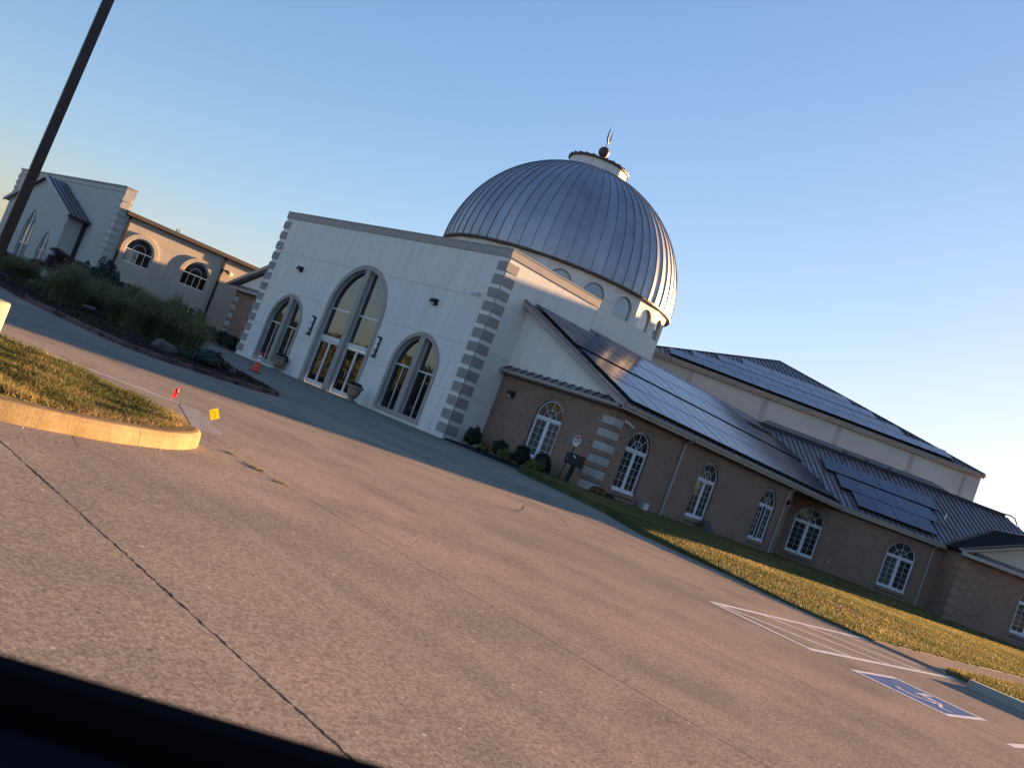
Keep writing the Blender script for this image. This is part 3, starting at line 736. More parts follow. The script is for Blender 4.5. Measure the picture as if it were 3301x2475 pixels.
side_out = [(30.96, 0), (38.28, 0), (38.28, 9.56), (30.96, 9.56)]
wall(SID, side_out, [], .1, -.02).build('wall', M['stucco_d'], eb)
panels(SID, side_out, [], [2.36, 4.78, 7.28], lambda b: [33.9 if b < 3 else 35.2], eb, M['stucco'], 0.0, .022, .010)
MB().box(WORLD, 38.26, 38.28, 34.71, 38.2, 0, 9.56).build('wall', M['stucco'], eb)
MB().box(WORLD, 30.96, 38.28, 56.78, 56.80, 0, 9.56).build('wall', M['stucco'], eb)
MB().box(WORLD, 31.0, 38.25, 34.75, 56.76, 9.3, 9.4).build('roof', M['membrane'], eb)
pp = MB(); pp.box(WORLD, 30.90, 31.16, 34.65, 56.86, 9.56, 9.96); pp.box(WORLD, 31.16, 38.30, 34.65, 34.91, 9.56, 9.96); pp.box(WORLD, 31.16, 38.30, 56.60, 56.86, 9.56, 9.96)
pp.build('parapet', M['trim'], eb)
pc = MB(); pc.box(WORLD, 30.87, 31.18, 34.62, 56.89, 9.962, 10.01); pc.box(WORLD, 31.18, 38.32, 34.62, 34.93, 9.962, 10.01)
pc.build('coping', M['stucco_d'], eb)
# quoins wrapped round both corners
for k in range(13):
    zt = 9.31 - .712 * k
    for y0, y1, sx in ((34.65, 35.40, 1), (56.10, 56.86, 0)):
        m_ = MB(); m_.box(WORLD, 30.90, 30.962, y0, y1, zt - .46, zt)
        if sx: m_.box(WORLD, 30.962, 31.72, 34.65, 34.712, zt - .46, zt)
        else: m_.box(WORLD, 30.962, 31.72, 56.80, 56.86, zt - .46, zt)
        m_.build('quoin_stone', M['quoin'], eb)
# taupe surrounds
for c, h, z0, zs, w_ in ((YC, 2.62, 0.004, 4.75, .28), (38.88, 1.80, .30, 2.78, .22), (52.55, 1.80, .30, 2.78, .22)):
    m_ = MB(); o_ = arch(c, h + w_ - .02, z0 if c == YC else z0 - .14, zs, h + w_ - .02, 28)
    ring(FAC, m_, o_, w_, -.01, .055) if c != YC else None
    if c == YC:
        outp = [(c + (h + w_ - .02) * math.cos(math.pi * i / 28), zs + (h + w_ - .02) * math.sin(math.pi * i / 28)) for i in range(29)]
        inp = [(c + (h - .02) * math.cos(math.pi * i / 28), zs + (h - .02) * math.sin(math.pi * i / 28)) for i in range(29)]
        full = [(c + h + w_ - .02, 0.01)] + outp + [(c - h - w_ + .02, 0.01), (c - h + .02, 0.01)] + inp[::-1] + [(c + h - .02, 0.01)]
        m_.prism(FAC, full, -.01, .055)
    m_.build('arch_surround', M['trim'], eb)
    # mullion post
    MB().box(FAC, c - (.23 if c == YC else .21), c + (.23 if c == YC else .21), -.30, .05, z0 - (.12 if c != YC else -.01), zs + h + .03).build('mullion', M['trim'], eb)
def glazing(c, h, z0, zs, gap, trans, name='window', door=False):
    for sd in (-1, 1):
        mb = MB(); o_ = half_arch(c, h, z0, zs, sd, gap, n=14)
        ring(FAC, mb, o_, .06, -.29, -.20)
        a0, a1 = sorted((c + sd * gap, c + sd * h))
        for zt in trans: mb.box(FAC, a0 + .03, a1 - .03, -.285, -.195, zt - .04, zt + .04)
        mid = (a0 + a1) / 2
        if not door: mb.box(FAC, mid - .03, mid + .03, -.28, -.20, z0 + .06, trans[0] - .04)
        f = mb.build(name, M['alu'], eb)
        # panes: lower bays then the arched part
        zz = [z0] + list(trans)
        if not door:
            for p0, p1 in ((a0 + .06, mid - .03), (mid + .03, a1 - .06)):
                MB().box(FAC, p0, p1, -.262, -.25, z0 + .06, trans[0] - .04).build('pane', M['glassD'], f)
            MB().prism(FAC, shrink(half_arch(c, h, trans[0] + .0, zs, sd, gap, n=14), .045)[0] if trans[0] < zs else half_arch(c, h, zs, zs, sd, gap, n=14), -.262, -.25).build('pane', M['glassF'], f)
        else:
            for i in range(len(trans) - 1):
                MB().box(FAC, a0 + .06, a1 - .06, -.262, -.25, trans[i] + .04, trans[i + 1] - .04).build('pane', M['glassF'], f)
            MB().prism(FAC, shrink(half_arch(c, h, trans[-1] + .0, max(zs, trans[-1] + .02), sd, gap, n=14), .045)[0], -.262, -.25).build('pane', M['glassF'], f)
glazing(38.88, 1.80, .32, 2.78, .21, [2.79])
glazing(52.55, 1.80, .32, 2.78, .21, [2.79])
glazing(YC, 2.62, 2.98, 4.75, .23, [2.99, 4.69], 'window', True)
for sd in (-1, 1):
    a0, a1 = sorted((YC + sd * .23, YC + sd * 2.62)); mid = (a0 + a1) / 2
    mb = MB(); mb.box(FAC, a0, a1, -.30, -.17, 2.78, 2.97); mb.box(FAC, a0, a0 + .09, -.30, -.18, 0.01, 2.78); mb.box(FAC, a1 - .09, a1, -.30, -.18, 0.01, 2.78)
    mb.box(FAC, a0, a1, -.30, -.16, 2.86, 2.89)
    mb.build('door_frame', M['alu'], eb)
    for li, (l0, l1) in enumerate(((a0 + .10, mid - .006), (mid + .006, a1 - .10))):
        d_ = MB(); d_.box(FAC, l0, l0 + .10, -.28, -.20, .03, 2.76); d_.box(FAC, l1 - .10, l1, -.28, -.20, .03, 2.76)
        d_.box(FAC, l0 + .10, l1 - .10, -.28, -.20, .03, .30); d_.box(FAC, l0 + .10, l1 - .10, -.28, -.20, 2.64, 2.76)
        dd = d_.build('door', M['alu'], eb)
        MB().box(FAC, l0 + .10, l1 - .10, -.25, -.235, .30, 2.64).build('pane', M['glassD'], dd)
        ha = l1 - .05 if li == 0 else l0 + .05; sg = -1 if li == 0 else 1
        if not (li == 0 and False):
            hb_ = MB(); hb_.tube([FAC.p(ha, -.20, 1.05), FAC.p(ha, -.12, 1.05), FAC.p(ha + sg * .16, -.12, 1.05), FAC.p(ha + sg * .16, -.12, 1.45), FAC.p(ha, -.12, 1.45), FAC.p(ha, -.20, 1.45)], .016, 6)
            if (sd == 1) == (li == 1) or True: hb_.build('handle', M['alu'], dd)
# threshold slab
tag(MB().box(WORLD, 30.2, 30.955, 43.0, 48.5, .0, .012).build('threshold', M['conc']), 'thin concrete threshold in front of the glazed doors', 'threshold')

# ------------------------------------------------------------------ domed drum
CX, CY = 45.4, 45.75
dr = thing('domed_drum', (CX, CY, 0), 'round white drum with arched windows under a ribbed grey metal dome and crescent finial', 'dome')
NF = 22; RD = 8.0
fw_ = 2 * RD * math.tan(math.pi / NF); pane_me = frame_me = None
for i in range(NF):
    az = math.radians(-100.65 + 360 / NF * i); N = Vector((math.cos(az), math.sin(az), 0)); A = Vector((-math.sin(az), math.cos(az), 0))
    fr = Fr(Vector((CX, CY, 0)) + N * RD * math.cos(math.pi / NF) ** .5, A, N)
    hw = fw_ / 2 * .995; H = [arch(0, .74, 10.42, 11.05, .74, 14)]
    wl = wall(fr, [(-hw, 5.0), (hw, 5.0), (hw, 12.16), (-hw, 12.16)], H, .22).build('drum_wall', M['stucco'], dr)
    mb = MB(); ring(fr, mb, arch(0, .73, 10.43, 11.05, .73, 14), .05, -.20, -.12)
    wn = mb.build('window', M['trim'], dr)
    MB().prism(fr, arch(0, .70, 10.45, 11.05, .70, 14), -.175, -.16).build('pane', M['glassS'], wn)
    MB().box(fr, -hw, -.80, .001, .006, 11.02, 11.04).box(fr, .80, hw, .001, .006, 11.02, 11.04).build('groove', M['stucco_d'], dr)
MB().lathe((CX, CY, 0), [(RD + .03, 12.10), (RD + .28, 12.14), (RD + .28, 12.24), (RD + .20, 12.28)], 88).build('eave_ring', M['brownf'], dr)
NP = 66; ZB = 12.25; RB = 8.22
me_p = MB(); n = 22; da = 2 * math.pi / NP
ph1 = math.acos(2.0 / RB)
def prof(t): return (RB * math.cos(ph1 * t), ZB + (RB - .12) * math.sin(ph1 * t))
vs = []; fs = []; W5 = 4
for i in range(n + 1):
    r_, z_ = prof(i / n)
    for k in range(W5 + 1):
        t = -da / 2 + da * k / W5; bul = .016 * math.sin(math.pi * k / W5) * (r_ / RB)
        vs.append(((r_ - bul) * math.cos(t), (r_ - bul) * math.sin(t), z_))
for i in range(n):
    for k in range(W5): b_ = i * (W5 + 1) + k; fs.append((b_, b_ + 1, b_ + W5 + 2, b_ + W5 + 1))
dp = MB().add(vs, fs).mesh('dome_panel', M['dome'], smooth=True, recalc=False)
sv = []; sf = []
for i in range(n + 1):
    r_, z_ = prof(i / n); ph = ph1 * i / n; nx, nz = math.cos(ph), math.sin(ph)
    for hh, ww in ((-.02, -.012), (.048, -.009), (.048, .009), (-.02, .012)): sv.append((r_ + nx * hh, ww, z_ + nz * hh))
for i in range(n):
    for k in range(3): sf.append((i * 4 + k, i * 4 + k + 1, (i + 1) * 4 + k + 1, (i + 1) * 4 + k))
ds = MB().add(sv, sf).mesh('seam', M['domeS'])
for i in range(NP):
    R0 = Matrix.Translation((CX, CY, 0)) @ Matrix.Rotation(da * (i + .5), 4, 'Z')
    tilt = Matrix.Rotation(random.uniform(-.006, .006), 4, 'Z')
    link('dome_panel', dp, dr, Matrix.Translation((CX, CY, 0)) @ Matrix.Rotation(da * i, 4, 'Z'))
    link('seam', ds, dr, R0)
# lantern
for i in range(12):
    MB().lathe((CX, CY, 0), [(2.06, 19.85), (2.06, 20.72)], 4, a0=2 * math.pi * i / 12 + .006, a1=2 * math.pi * (i + 1) / 12 - .006).build('lantern_panel', M['stucco'], dr, smooth=True)
MB().lathe((CX, CY, 0), [(2.03, 19.85), (2.03, 20.72)], 36).build('lantern_core', M['stucco_d'], dr, smooth=True)
MB().lathe((CX, CY, 0), [(2.05, 20.70), (2.20, 20.72), (2.20, 20.82), (.35, 21.28), (.001, 21.30)], 40).build('lantern_roof', M['brownf'], dr)
rb = MB()
for i in range(26):
    t = 2 * math.pi * i / 26; d_ = Vector((math.cos(t), math.sin(t), 0)); q = Vector((-d_.y, d_.x, 0)) * .03; c = Vector((CX, CY, 0))
    P0 = c + d_ * 2.22 + Vector((0, 0, 20.82)); P1 = c + d_ * .4 + Vector((0, 0, 21.27)); h_ = Vector((0, 0, .09))
    rb.add([P0 - q, P0 + q, P1 + q, P1 - q, P0 - q + h_, P0 + q + h_, P1 + q + h_, P1 - q + h_], [(0, 1, 2, 3), (4, 5, 6, 7), (0, 1, 5, 4), (1, 2, 6, 5), (2, 3, 7, 6), (3, 0, 4, 7)])
rb.build('roof_rib', M['brownf'], dr, kind='stuff')
fn = MB(); fn.lathe((CX, CY, 21.87), [(.39 * math.sin(math.pi * i / 12) + 1e-4, -.39 * math.cos(math.pi * i / 12)) for i in range(13)], 20)
fin = fn.build('finial_ball', M['brownf'], dr, smooth=True)
MB().tube([(CX, CY, 21.2), (CX, CY, 21.6)], .10, 8).tube([(CX, CY, 22.2), (CX, CY, 22.68)], .035, 8).build('finial_stem', M['dark'], fin)
cr = MB(); rr_ = .56; Cc = Vector((CX, CY, 23.18)); dirh = Vector((math.cos(math.radians(31)), math.sin(math.radians(31)), 0))
pts = []; rad = []
for i in range(21):
    t = math.radians(-235 + 290 * i / 20)
    pts.append(Cc + dirh * rr_ * math.cos(t) + Vector((0, 0, rr_ * math.sin(t)))); rad.append(.012 + .055 * math.sin(math.pi * i / 20))
cr.tube(pts, rad, 6); cr.build('crescent', M['dark'], fin, smooth=True)

# ================================================================== ROOFS
def roof_plate(rf, poly, parent, material, th=.08, name='roof', n=0.0):
    mb = MB(); m = len(poly)
    tri = tessellate_polygon([[Vector((q[0], q[1], 0)) for q in poly]])
    vs = [rf.p(a_, n, t) for a_, t in poly] + [rf.p(a_, n - th, t) for a_, t in poly]
    fs = [tuple(t) for t in tri] + [tuple(i + m for i in t) for t in tri] + [(i, (i + 1) % m, (i + 1) % m + m, i + m) for i in range(m)]
    return mb.add(vs, fs).build(name, material, parent)
def roof_seams(rf, poly, parent, a0, a1, step, material=None, h=.06, wdt=.028):
    a_ = a0
    while a_ < a1:
        ts = []
        for i in range(len(poly)):
            p, q = poly[i], poly[(i + 1) % len(poly)]
            if (p[0] - a_) * (q[0] - a_) < 0: ts.append(p[1] + (q[1] - p[1]) * (a_ - p[0]) / (q[0] - p[0]))
        if len(ts) >= 2:
            t0, t1 = min(ts), max(ts)
            if t1 - t0 > .25:
                mb = MB(); vs = [rf.p(a_ + s_, n_, t) for t in (t0, t1) for s_, n_ in ((-wdt / 2, 0), (-wdt / 2, h), (wdt / 2, h), (wdt / 2, 0))]
                mb.add(vs, [(0, 1, 5, 4), (1, 2, 6, 5), (2, 3, 7, 6), (0, 1, 2, 3), (4, 5, 6, 7)]).build('seam', material or M['seam'], parent, recalc=False)
        a_ += step
PMESH = {}
def panel_mesh(w_, l_):
    key = (round(w_, 3), round(l_, 3))
    if key not in PMESH:
        mb = MB(); F0 = Fr((0, 0, 0), (1, 0, 0), (0, 0, 1))
        # local: x along eave, y up the slope, z off the roof
        def bx(x0, x1, y0, y1, z0, z1, mi): mb.add([(x, y, z) for z in (z0, z1) for y in (y0, y1) for x in (x0, x1)], [(0, 1, 3, 2), (4, 6, 7, 5), (0, 4, 5, 1), (2, 3, 7, 6), (0, 2, 6, 4), (1, 5, 7, 3)], mi)
        g_ = .022
        bx(g_, w_ - g_, g_, l_ - g_, -.03, .012, 0)
        bx(.006, w_ - .006, .006, g_, -.04, .016, 1); bx(.006, w_ - .006, l_ - g_, l_ - .006, -.04, .016, 1)
        bx(.006, g_, g_, l_ - g_, -.04, .016, 1); bx(w_ - g_, w_ - .006, g_, l_ - g_, -.04, .016, 1)
        PMESH[key] = mb.mesh('solar_panel', [M['solar'], M['solarF']])
    return PMESH[key]
def put_panel(rf, a_, t_, w_, tl, parent, lift=.16):
    l_ = tl * math.sqrt(1 + rf.m ** 2)
    B = basis(rf.A, rf.S, rf.NN, rf.p(a_, lift, t_)) @ Matrix.Rotation(random.uniform(-.002, .002), 4, 'X') @ Matrix.Rotation(random.uniform(-.0025, .0025), 4, 'Y')
    link('solar_panel', panel_mesh(w_, l_), parent, B)
def rails(rf, a0, a1, ts, parent):
    mb = MB()
    for t in ts:
        vs = [rf.p(a_, n_, t + s_) for a_ in (a0, a1) for n_, s_ in ((.07, -.02), (.12, -.02), (.12, .02), (.07, .02))]
        mb.add(vs, [(0, 1, 5, 4), (1, 2, 6, 5), (2, 3, 7, 6), (3, 0, 4, 7), (0, 1, 2, 3), (4, 5, 6, 7)])
        a_ = a0
        while a_ < a1:
            mb.add([rf.p(a_ + x_, n_, t + s_) for x_ in (0, .05) for n_, s_ in ((0, -.03), (.08, -.03), (.08, .03), (0, .03))], [(0, 1, 5, 4), (1, 2, 6, 5), (2, 3, 7, 6), (3, 0, 4, 7), (0, 1, 2, 3), (4, 5, 6, 7)]); a_ += .8
    mb.build('mounting_rail', M['solarF'], parent, recalc=False)
def gutter(parent, fr, a0, a1, z, n0=.42, material=None):
    sec = [(n0 - .0, z + .11), (n0 + .14, z + .12), (n0 + .145, z + .09), (n0 + .11, z + .06), (n0 + .10, z - .01), (n0 + .0, z - .02)]
    mb = MB(); m = len(sec); vs = [fr.p(a_, s_, zz) for a_ in (a0, a1) for s_, zz in sec]
    mb.add(vs, [(k, (k + 1) % m, m + (k + 1) % m, m + k) for k in range(m)] + [tuple(range(m)), tuple(range(m, 2 * m))])
    return mb.build('gutter', material or M['fascia'], parent)
def downpipe(parent, fr, a_, ztop, zbot, n_gut=.45, material=None, w_=.10, kick=True):
    mb = MB(); h = w_ / 2
    mb.box(fr, a_ - h, a_ + h, .03, .03 + w_ * .8, zbot + .12, ztop - .33)
    P = [fr.p(a_ + .03, n_gut + .05, ztop), fr.p(a_ + .03, n_gut + .05, ztop - .10), fr.p(a_, .09, ztop - .34), fr.p(a_, .075, ztop - .48)]
    mb.tube(P, h * 1.05, 4)
    if kick: mb.tube([fr.p(a_, .07, zbot + .2), fr.p(a_, .07, zbot + .10), fr.p(a_, .22, zbot + .03)], h * 1.05, 4)
    return mb.build('downpipe', material or M['fascia'], parent)

# ================================================================== BRICK WING (right of the entrance)
GA = Fr((33.32, 0, 0), (0, 1, 0), (-1, 0, 0)); WA = Fr((0, 26.90, 0), (1, 0, 0), (0, -1, 0))
bw = thing('brick_wing', (42, 30, 0), 'long single-storey brick wing with arched white windows and a solar covered roof', 'building')
gout = [(26.90, -.05), (34.74, -.05), (34.74, 4.15), (26.90, 4.15)]
gh = [arch(30.76, .89, .66, 2.73, .89, 20)]
w1 = wall(GA, gout, gh, .2, -.012).build('gable_wall', M['mortar'], bw)
QZ = [3.74 - .622 * k for k in range(6)]
qb = [(lambda zt: rect_span(26.0, 27.62, zt - .37, zt))(zt) for zt in QZ]
bricks(GA, 26.90, 34.69, .0, 4.10, free_fn(26.90, 34.69, [arch_span(30.76, .90, .50, 2.73, .90, .14)] + qb), w1, limit=170)
rowlock(w1, GA, 30.76, .89, .66, 2.73)
casement(bw, GA, 30.76, .68, 2.70, .88, blinds=(1, 1))
sout = [(33.32, -.05), (51.15, -.05), (51.15, 4.15), (33.32, 4.15)]
wc = [(35.70, 0), (42.12, 0), (48.72, .11)]
w2 = wall(WA, sout, [arch(c, .89, .66, 2.73, .89, 20) for c, _ in wc], .2, -.012).build('side_wall', M['mortar'], bw)
qb2 = [(lambda zt: rect_span(33.0, 33.98, zt - .37, zt))(zt) for zt in QZ]
bricks(WA, 33.32, 51.14, .0, 4.10, free_fn(33.32, 51.14, [arch_span(c, .90, .50, 2.73, .90, .14) for c, _ in wc] + qb2), w2, limit=130)
for i, (c, og) in enumerate(wc):
    rowlock(w2, WA, c, .89, .66, 2.73); casement(bw, WA, c, .68, 2.70, .88, og)
for zt in QZ:
    m_ = MB(); m_.box(WORLD, 33.29, 33.33, 26.87, 27.60, zt - .37, zt); m_.box(WORLD, 33.33, 33.96, 26.87, 26.905, zt - .37, zt)
    m_.build('quoin_stone', M['quoin_p'], bw)
MB().box(WORLD, 33.7, 51.1, 27.3, 34.70, -.05, 4.40).build('core', M['mortar'], bw)  # added solid filling, keeps sunlight from leaking through the hollow wing
MB().box(WORLD, 51.13, 51.17, 26.92, 32.6, -.05, 4.2).build('return_wall', M['brickS'], bw)
# frieze, soffit, gutter
fz = MB(); fz.box(GA, 26.86, 34.70, .0, .05, 4.10, 4.22); fz.box(GA, 26.84, 34.70, .05, .10, 4.17, 4.22); fz.box(WA, 33.30, 51.2, .0, .05, 4.10, 4.22); fz.box(WA, 33.30, 51.2, .05, .10, 4.17, 4.22)
fz.build('frieze', M['frieze'], bw)
MB().prism(Fr((0, 0, 0), (1, 0, 0), (0, 0, 1)), [], 0, 1) if False else None
sf_ = MB(); sf_.add([(33.0, 26.42, 4.22), (56.5, 26.42, 4.22), (59.0, 29.0, 4.22), (51.2, 34.7, 4.22), (51.2, 26.98, 4.22), (33.3, 26.98, 4.22)], [(0, 1, 4, 5), (1, 2, 3, 4)])
sf_.build('soffit', M['frieze'], bw, recalc=False)
gutter(bw, WA, 33.0, 56.55, 4.34, .44)
MB().box(WORLD, 33.02, 56.6, 26.44, 26.47, 4.20, 4.45).build('fascia_board', M['fascia'], bw)
for x_, zb in ((39.05, .12), (50.42, .10)): downpipe(bw, WA, x_, 4.34, zb)
RA = RF((1, 0, 0), (0, 1, 0), 26.42, 4.50, .42)
RBf = RF((S2, -S2, 0), (S2, S2, 0), 58.70, 4.50, .44)
def valley_x(y):           # x where the two roofs meet
    return ((4.50 + .42 * (y - 26.42) - 4.50) / .44 + 58.70) / S2 - y
MA = [(32.98, 26.42), (valley_x(26.42), 26.42), (valley_x(36.4), 36.4), (38.3, 36.4), (38.3, 34.70), (32.98, 34.70)]
ra = roof_plate(RA, MA, bw, M['metalD'])
roof_seams(RA, [(32.98, 26.42), (valley_x(26.42), 26.42), (valley_x(34.6), 34.6), (32.98, 34.6)], ra, 33.05, 59, .55)
# gable end: stucco triangle, rakes, pent roof
MB().prism(GA, [(26.95, 4.42), (34.705, 4.42), (34.705, 7.82), (26.95, 4.58)], -12, .0).build('gable_stucco', M['stucco'], bw)
rk_ = MB()
rk_.add([Vector((x_, y_, 4.5 + .42 * (y_ - 26.42) + dz)) for x_ in (32.90, 32.97) for y_, dz in ((26.40, .0), (34.70, .0), (34.70, -.26), (26.40, -.30))], [(0, 1, 2, 3), (4, 5, 6, 7), (0, 1, 5, 4), (2, 3, 7, 6), (3, 0, 4, 7)])
rk_.add([Vector((x_, y_, 4.5 + .42 * (y_ - 26.42) + dz)) for x_ in (32.97, 33.31) for y_, dz in ((26.60, -.16), (34.70, -.16), (34.70, -.20), (26.60, -.20))], [(0, 1, 2, 3), (4, 5, 6, 7), (0, 1, 5, 4), (2, 3, 7, 6)])
rk_.add([Vector((x_, y_, 4.5 + .42 * (y_ - 26.42) + dz)) for x_ in (33.24, 33.30) for y_, dz in ((27.2, -.20), (34.70, -.20), (34.70, -.36), (27.2, -.36))], [(0, 1, 2, 3), (4, 5, 6, 7), (0, 1, 5, 4), (2, 3, 7, 6)])
rk_.build('rake_board', M['trim'], bw)
rf_ = MB(); rf_.add([Vector((x_, y_, 4.5 + .42 * (y_ - 26.42) + dz)) for x_ in (32.86, 33.05) for y_, dz in ((26.36, .10), (34.70, .10), (34.70, .0), (26.36, .0))], [(0, 1, 2, 3), (4, 5, 6, 7), (0, 1, 5, 4), (2, 3, 7, 6), (3, 0, 4, 7)])
rf_.build('rake_flashing', M['metalD'], bw)
pn = MB(); pn.prism(Fr((0, 27.0, 0), (-1, 0, 0), (0, 1, 0)), [(-33.33, 4.24), (-32.93, 4.24), (-32.93, 4.36), (-33.33, 4.62)], .0, 7.78); pn.build('pent_roof', M['metalD'], bw)
MB().box(WORLD, 32.90, 32.93, 26.45, 34.9, 4.18, 4.35).box(WORLD, 32.90, 33.30, 26.45, 34.69, 4.20, 4.235).build('pent_fascia', M['trim'], bw)
ps = MB()
for k in range(14):
    y_ = 27.2 + k * .55; ps.add([(33.32, y_, 4.625), (32.92, y_, 4.365), (32.92, y_, 4.41), (33.32, y_, 4.67), (33.32, y_ + .04, 4.625), (32.92, y_ + .04, 4.365), (32.92, y_ + .04, 4.41), (33.32, y_ + .04, 4.67)], [(0, 1, 2, 3), (4, 5, 6, 7), (3, 2, 6, 7), (1, 2, 6, 5)])
ps.build('pent_seam', M['seam'], bw, kind='stuff')
# solar array
sa = thing('solar_array', (45, 30, 6), 'large solar array covering the brick wing roof beside the gable', 'solar panels', 'rooftop solar arrays')
rows = [(26.62, 2.03), (28.68, 2.03), (31.02, 2.03), (33.08, 2.03)]
for r_, (t_, tl) in enumerate(rows):
    xe = min(valley_x(t_ + tl) - .25, 54.6 if r_ == 3 else 99); a_ = 33.60
    while a_ + 1.385 < xe:
        if r_ == 3 and a_ < 38.2: put_panel(RA, a_, t_, 1.385, 1.55, sa)
        else: put_panel(RA, a_, t_, 1.385, tl, sa)
        a_ += 1.385
rails(RA, 33.4, 56.0, [26.72, 27.3, 28.4, 29.3, 30.4, 31.16, 31.7, 32.8, 33.8], sa)

# ================================================================== ANGLED WING
def uvz(u_, v_, z_): return Vector(((u_ + v_) * S2, (v_ - u_) * S2, z_))
FB = Fr(Vector((S2, S2, 0)) * 59.2, (S2, -S2, 0), (-S2, -S2, 0))
aw = thing('angled_wing', (57, 28, 0), 'angled brick wing with two wide arched windows under a brown metal roof', 'building')
wb = [(19.90, (0, 0)), (25.98, (1, 0))]
w3 = wall(FB, [(13.0, -.05), (28.5, -.05), (28.5, 4.2), (13.0, 4.2)], [arch(c, .93, .70, 2.80, .90, 20) for c, _ in wb], .2, -.012).build('front_wall', M['mortar'], aw)
bricks(FB, 13.5, 28.45, .18, 4.12, free_fn(13.5, 28.45, [arch_span(c, .94, .54, 2.80, .91, .14) for c, _ in wb]), w3, limit=300)
MB().box(FB, 14.0, 38.5, -9.0, -.35, -.05, 4.45).build('core', M['mortar'], aw)  # added mass inside, blocks low sun passing through under the roof
for c, bl in wb:
    rowlock(w3, FB, c, .93, .70, 2.80); casement(aw, FB, c, .72, 2.77, .92, blinds=bl)
MB().box(FB, 13.0, 28.4, .0, .05, 4.12, 4.24).box(FB, 13.0, 28.4, .05, .10, 4.19, 4.24).build('frieze', M['frieze'], aw)
gutter(aw, FB, 21.35, 28.25, 4.36, .44)
MB().box(FB, 21.3, 28.3, .44, .47, 4.22, 4.45).box(FB, 21.3, 28.3, .05, .44, 4.24, 4.26).build('fascia_board', M['fascia'], aw)
downpipe(aw, FB, 27.72, 4.36, .22)
def uof(x_, y_): return (x_ - y_) * S2, (x_ + y_) * S2
v1_ = uof(valley_x(26.42), 26.42); v2_ = uof(valley_x(35.4), 35.4)
TB = 67.45
ua = uof(valley_x(36.0), 36.0)
PB = [(v1_[0], 58.70), (28.2, 58.70), (30.0, 60.4), (38.9, 60.4), (38.9, 61.2), (35.4, TB), (ua[0] + .05, TB)]
PB2 = [(v1_[0], 58.70), (38.9, 58.70), (38.9, 61.5), (35.4, TB), (v2_[0], v2_[1]), ]
PB2 = [(v1_[0], 58.70), (38.9, 58.70), (38.9, 60.0), (35.6, TB), (16.7, TB)]
rb_ = roof_plate(RBf, PB2, aw, M['metalD'])
roof_seams(RBf, PB2, rb_, 16.9, 38.9, .40)
# hip face on the right end
MB().add([RBf.p(38.9, 0, 58.7), RBf.p(38.9, 0, 60.0), RBf.p(35.6, 0, TB), uvz(38.9, 72, 5.0), ], [(1, 2, 3)]).build('hip_end', M['metalD'], aw, recalc=False)
rc = MB(); rc.prism(Fr((0, 0, 0), (S2, S2, 0), (S2, -S2, 0)), [(TB - .12, 8.24), (TB + .25, 8.24), (TB + .25, 8.50), (TB - .02, 8.50)], 16.5, 35.6); rc.build('ridge_cap', M['brownf'], aw)
rg = MB(); rg.tube([RBf.p(16.8, .22, TB - .25), RBf.p(35.5, .22, TB - .25)], .045, 6); rg.tube([RBf.p(16.8, .15, TB - .6), RBf.p(35.5, .15, TB - .6)], .03, 6)
rg.tube([RBf.p(35.3, .22, TB - .25), uvz(35.7, 67.0, 8.48), uvz(36.0, 66.8, 8.38), uvz(36.2, 66.6, 7.95)], .05, 6)
rg.build('ridge_conduit', M['dark'], aw)
# grey membrane strip behind the ridge
MB().add([uvz(17.2, 68.0, 8.62), uvz(31.6, 68.0, 8.62), uvz(30.6, 68.9, 8.98), uvz(17.8, 68.9, 8.98), uvz(17.2, 68.0, 8.56), uvz(31.6, 68.0, 8.56), uvz(30.6, 68.9, 8.92), uvz(17.8, 68.9, 8.92)],
         [(0, 1, 2, 3), (4, 5, 6, 7), (0, 1, 5, 4), (1, 2, 6, 5), (2, 3, 7, 6), (3, 0, 4, 7)]).build('membrane_strip', M['membrane'], aw)
for u_ in (23.3, 25.0, 26.7):
    m_ = MB(); m_.tube([RBf.p(u_, .25, TB - .1), RBf.p(u_ - .25, .18, TB - 1.0), RBf.p(u_ - .3, .10, TB - 1.5)], .035, 6)
    m_.box(Fr(RBf.p(u_, .2, TB - .1), RBf.A, RBf.T), -.14, .14, -.05, .05, -.02, .16)
    m_.build('pipe_bracket', M['brownf'], aw)
MB().tube([RBf.p(29.35, -.05, 62.5), RBf.p(29.35, .0, 62.5) + Vector((0, 0, .42))], .06, 8).build('vent_pipe', M['reflw'], aw)
mb_ = MB()
for t in (61.4, 63.5, 65.6): mb_.tube([RBf.p(28.3 + (t - 61.4) * .3, .1, t - .1), RBf.p(29.6, .08, t - .25), RBf.p(29.5, .06, t - .9)], .018, 5)
mb_.build('cable', M['dark'], aw)
sb_ = thing('solar_array', uvz(25, 62, 6.2), 'small staggered solar array on the brown metal roof of the angled wing', 'solar panels', 'rooftop solar arrays')
for u0_, cnt, t_ in ((22.36, 4, 59.15), (21.68, 5, 61.12), (21.06, 6, 63.25)):
    for k in range(cnt): put_panel(RBf, u0_ + 1.335 * k, t_, 1.335, 1.90, sb_, .20)
rails(RBf, 22.4, 27.7, [59.9, 60.8], sb_); rails(RBf, 21.7, 28.6, [61.9, 62.8], sb_); rails(RBf, 21.1, 29.3, [64.1, 65.0], sb_)

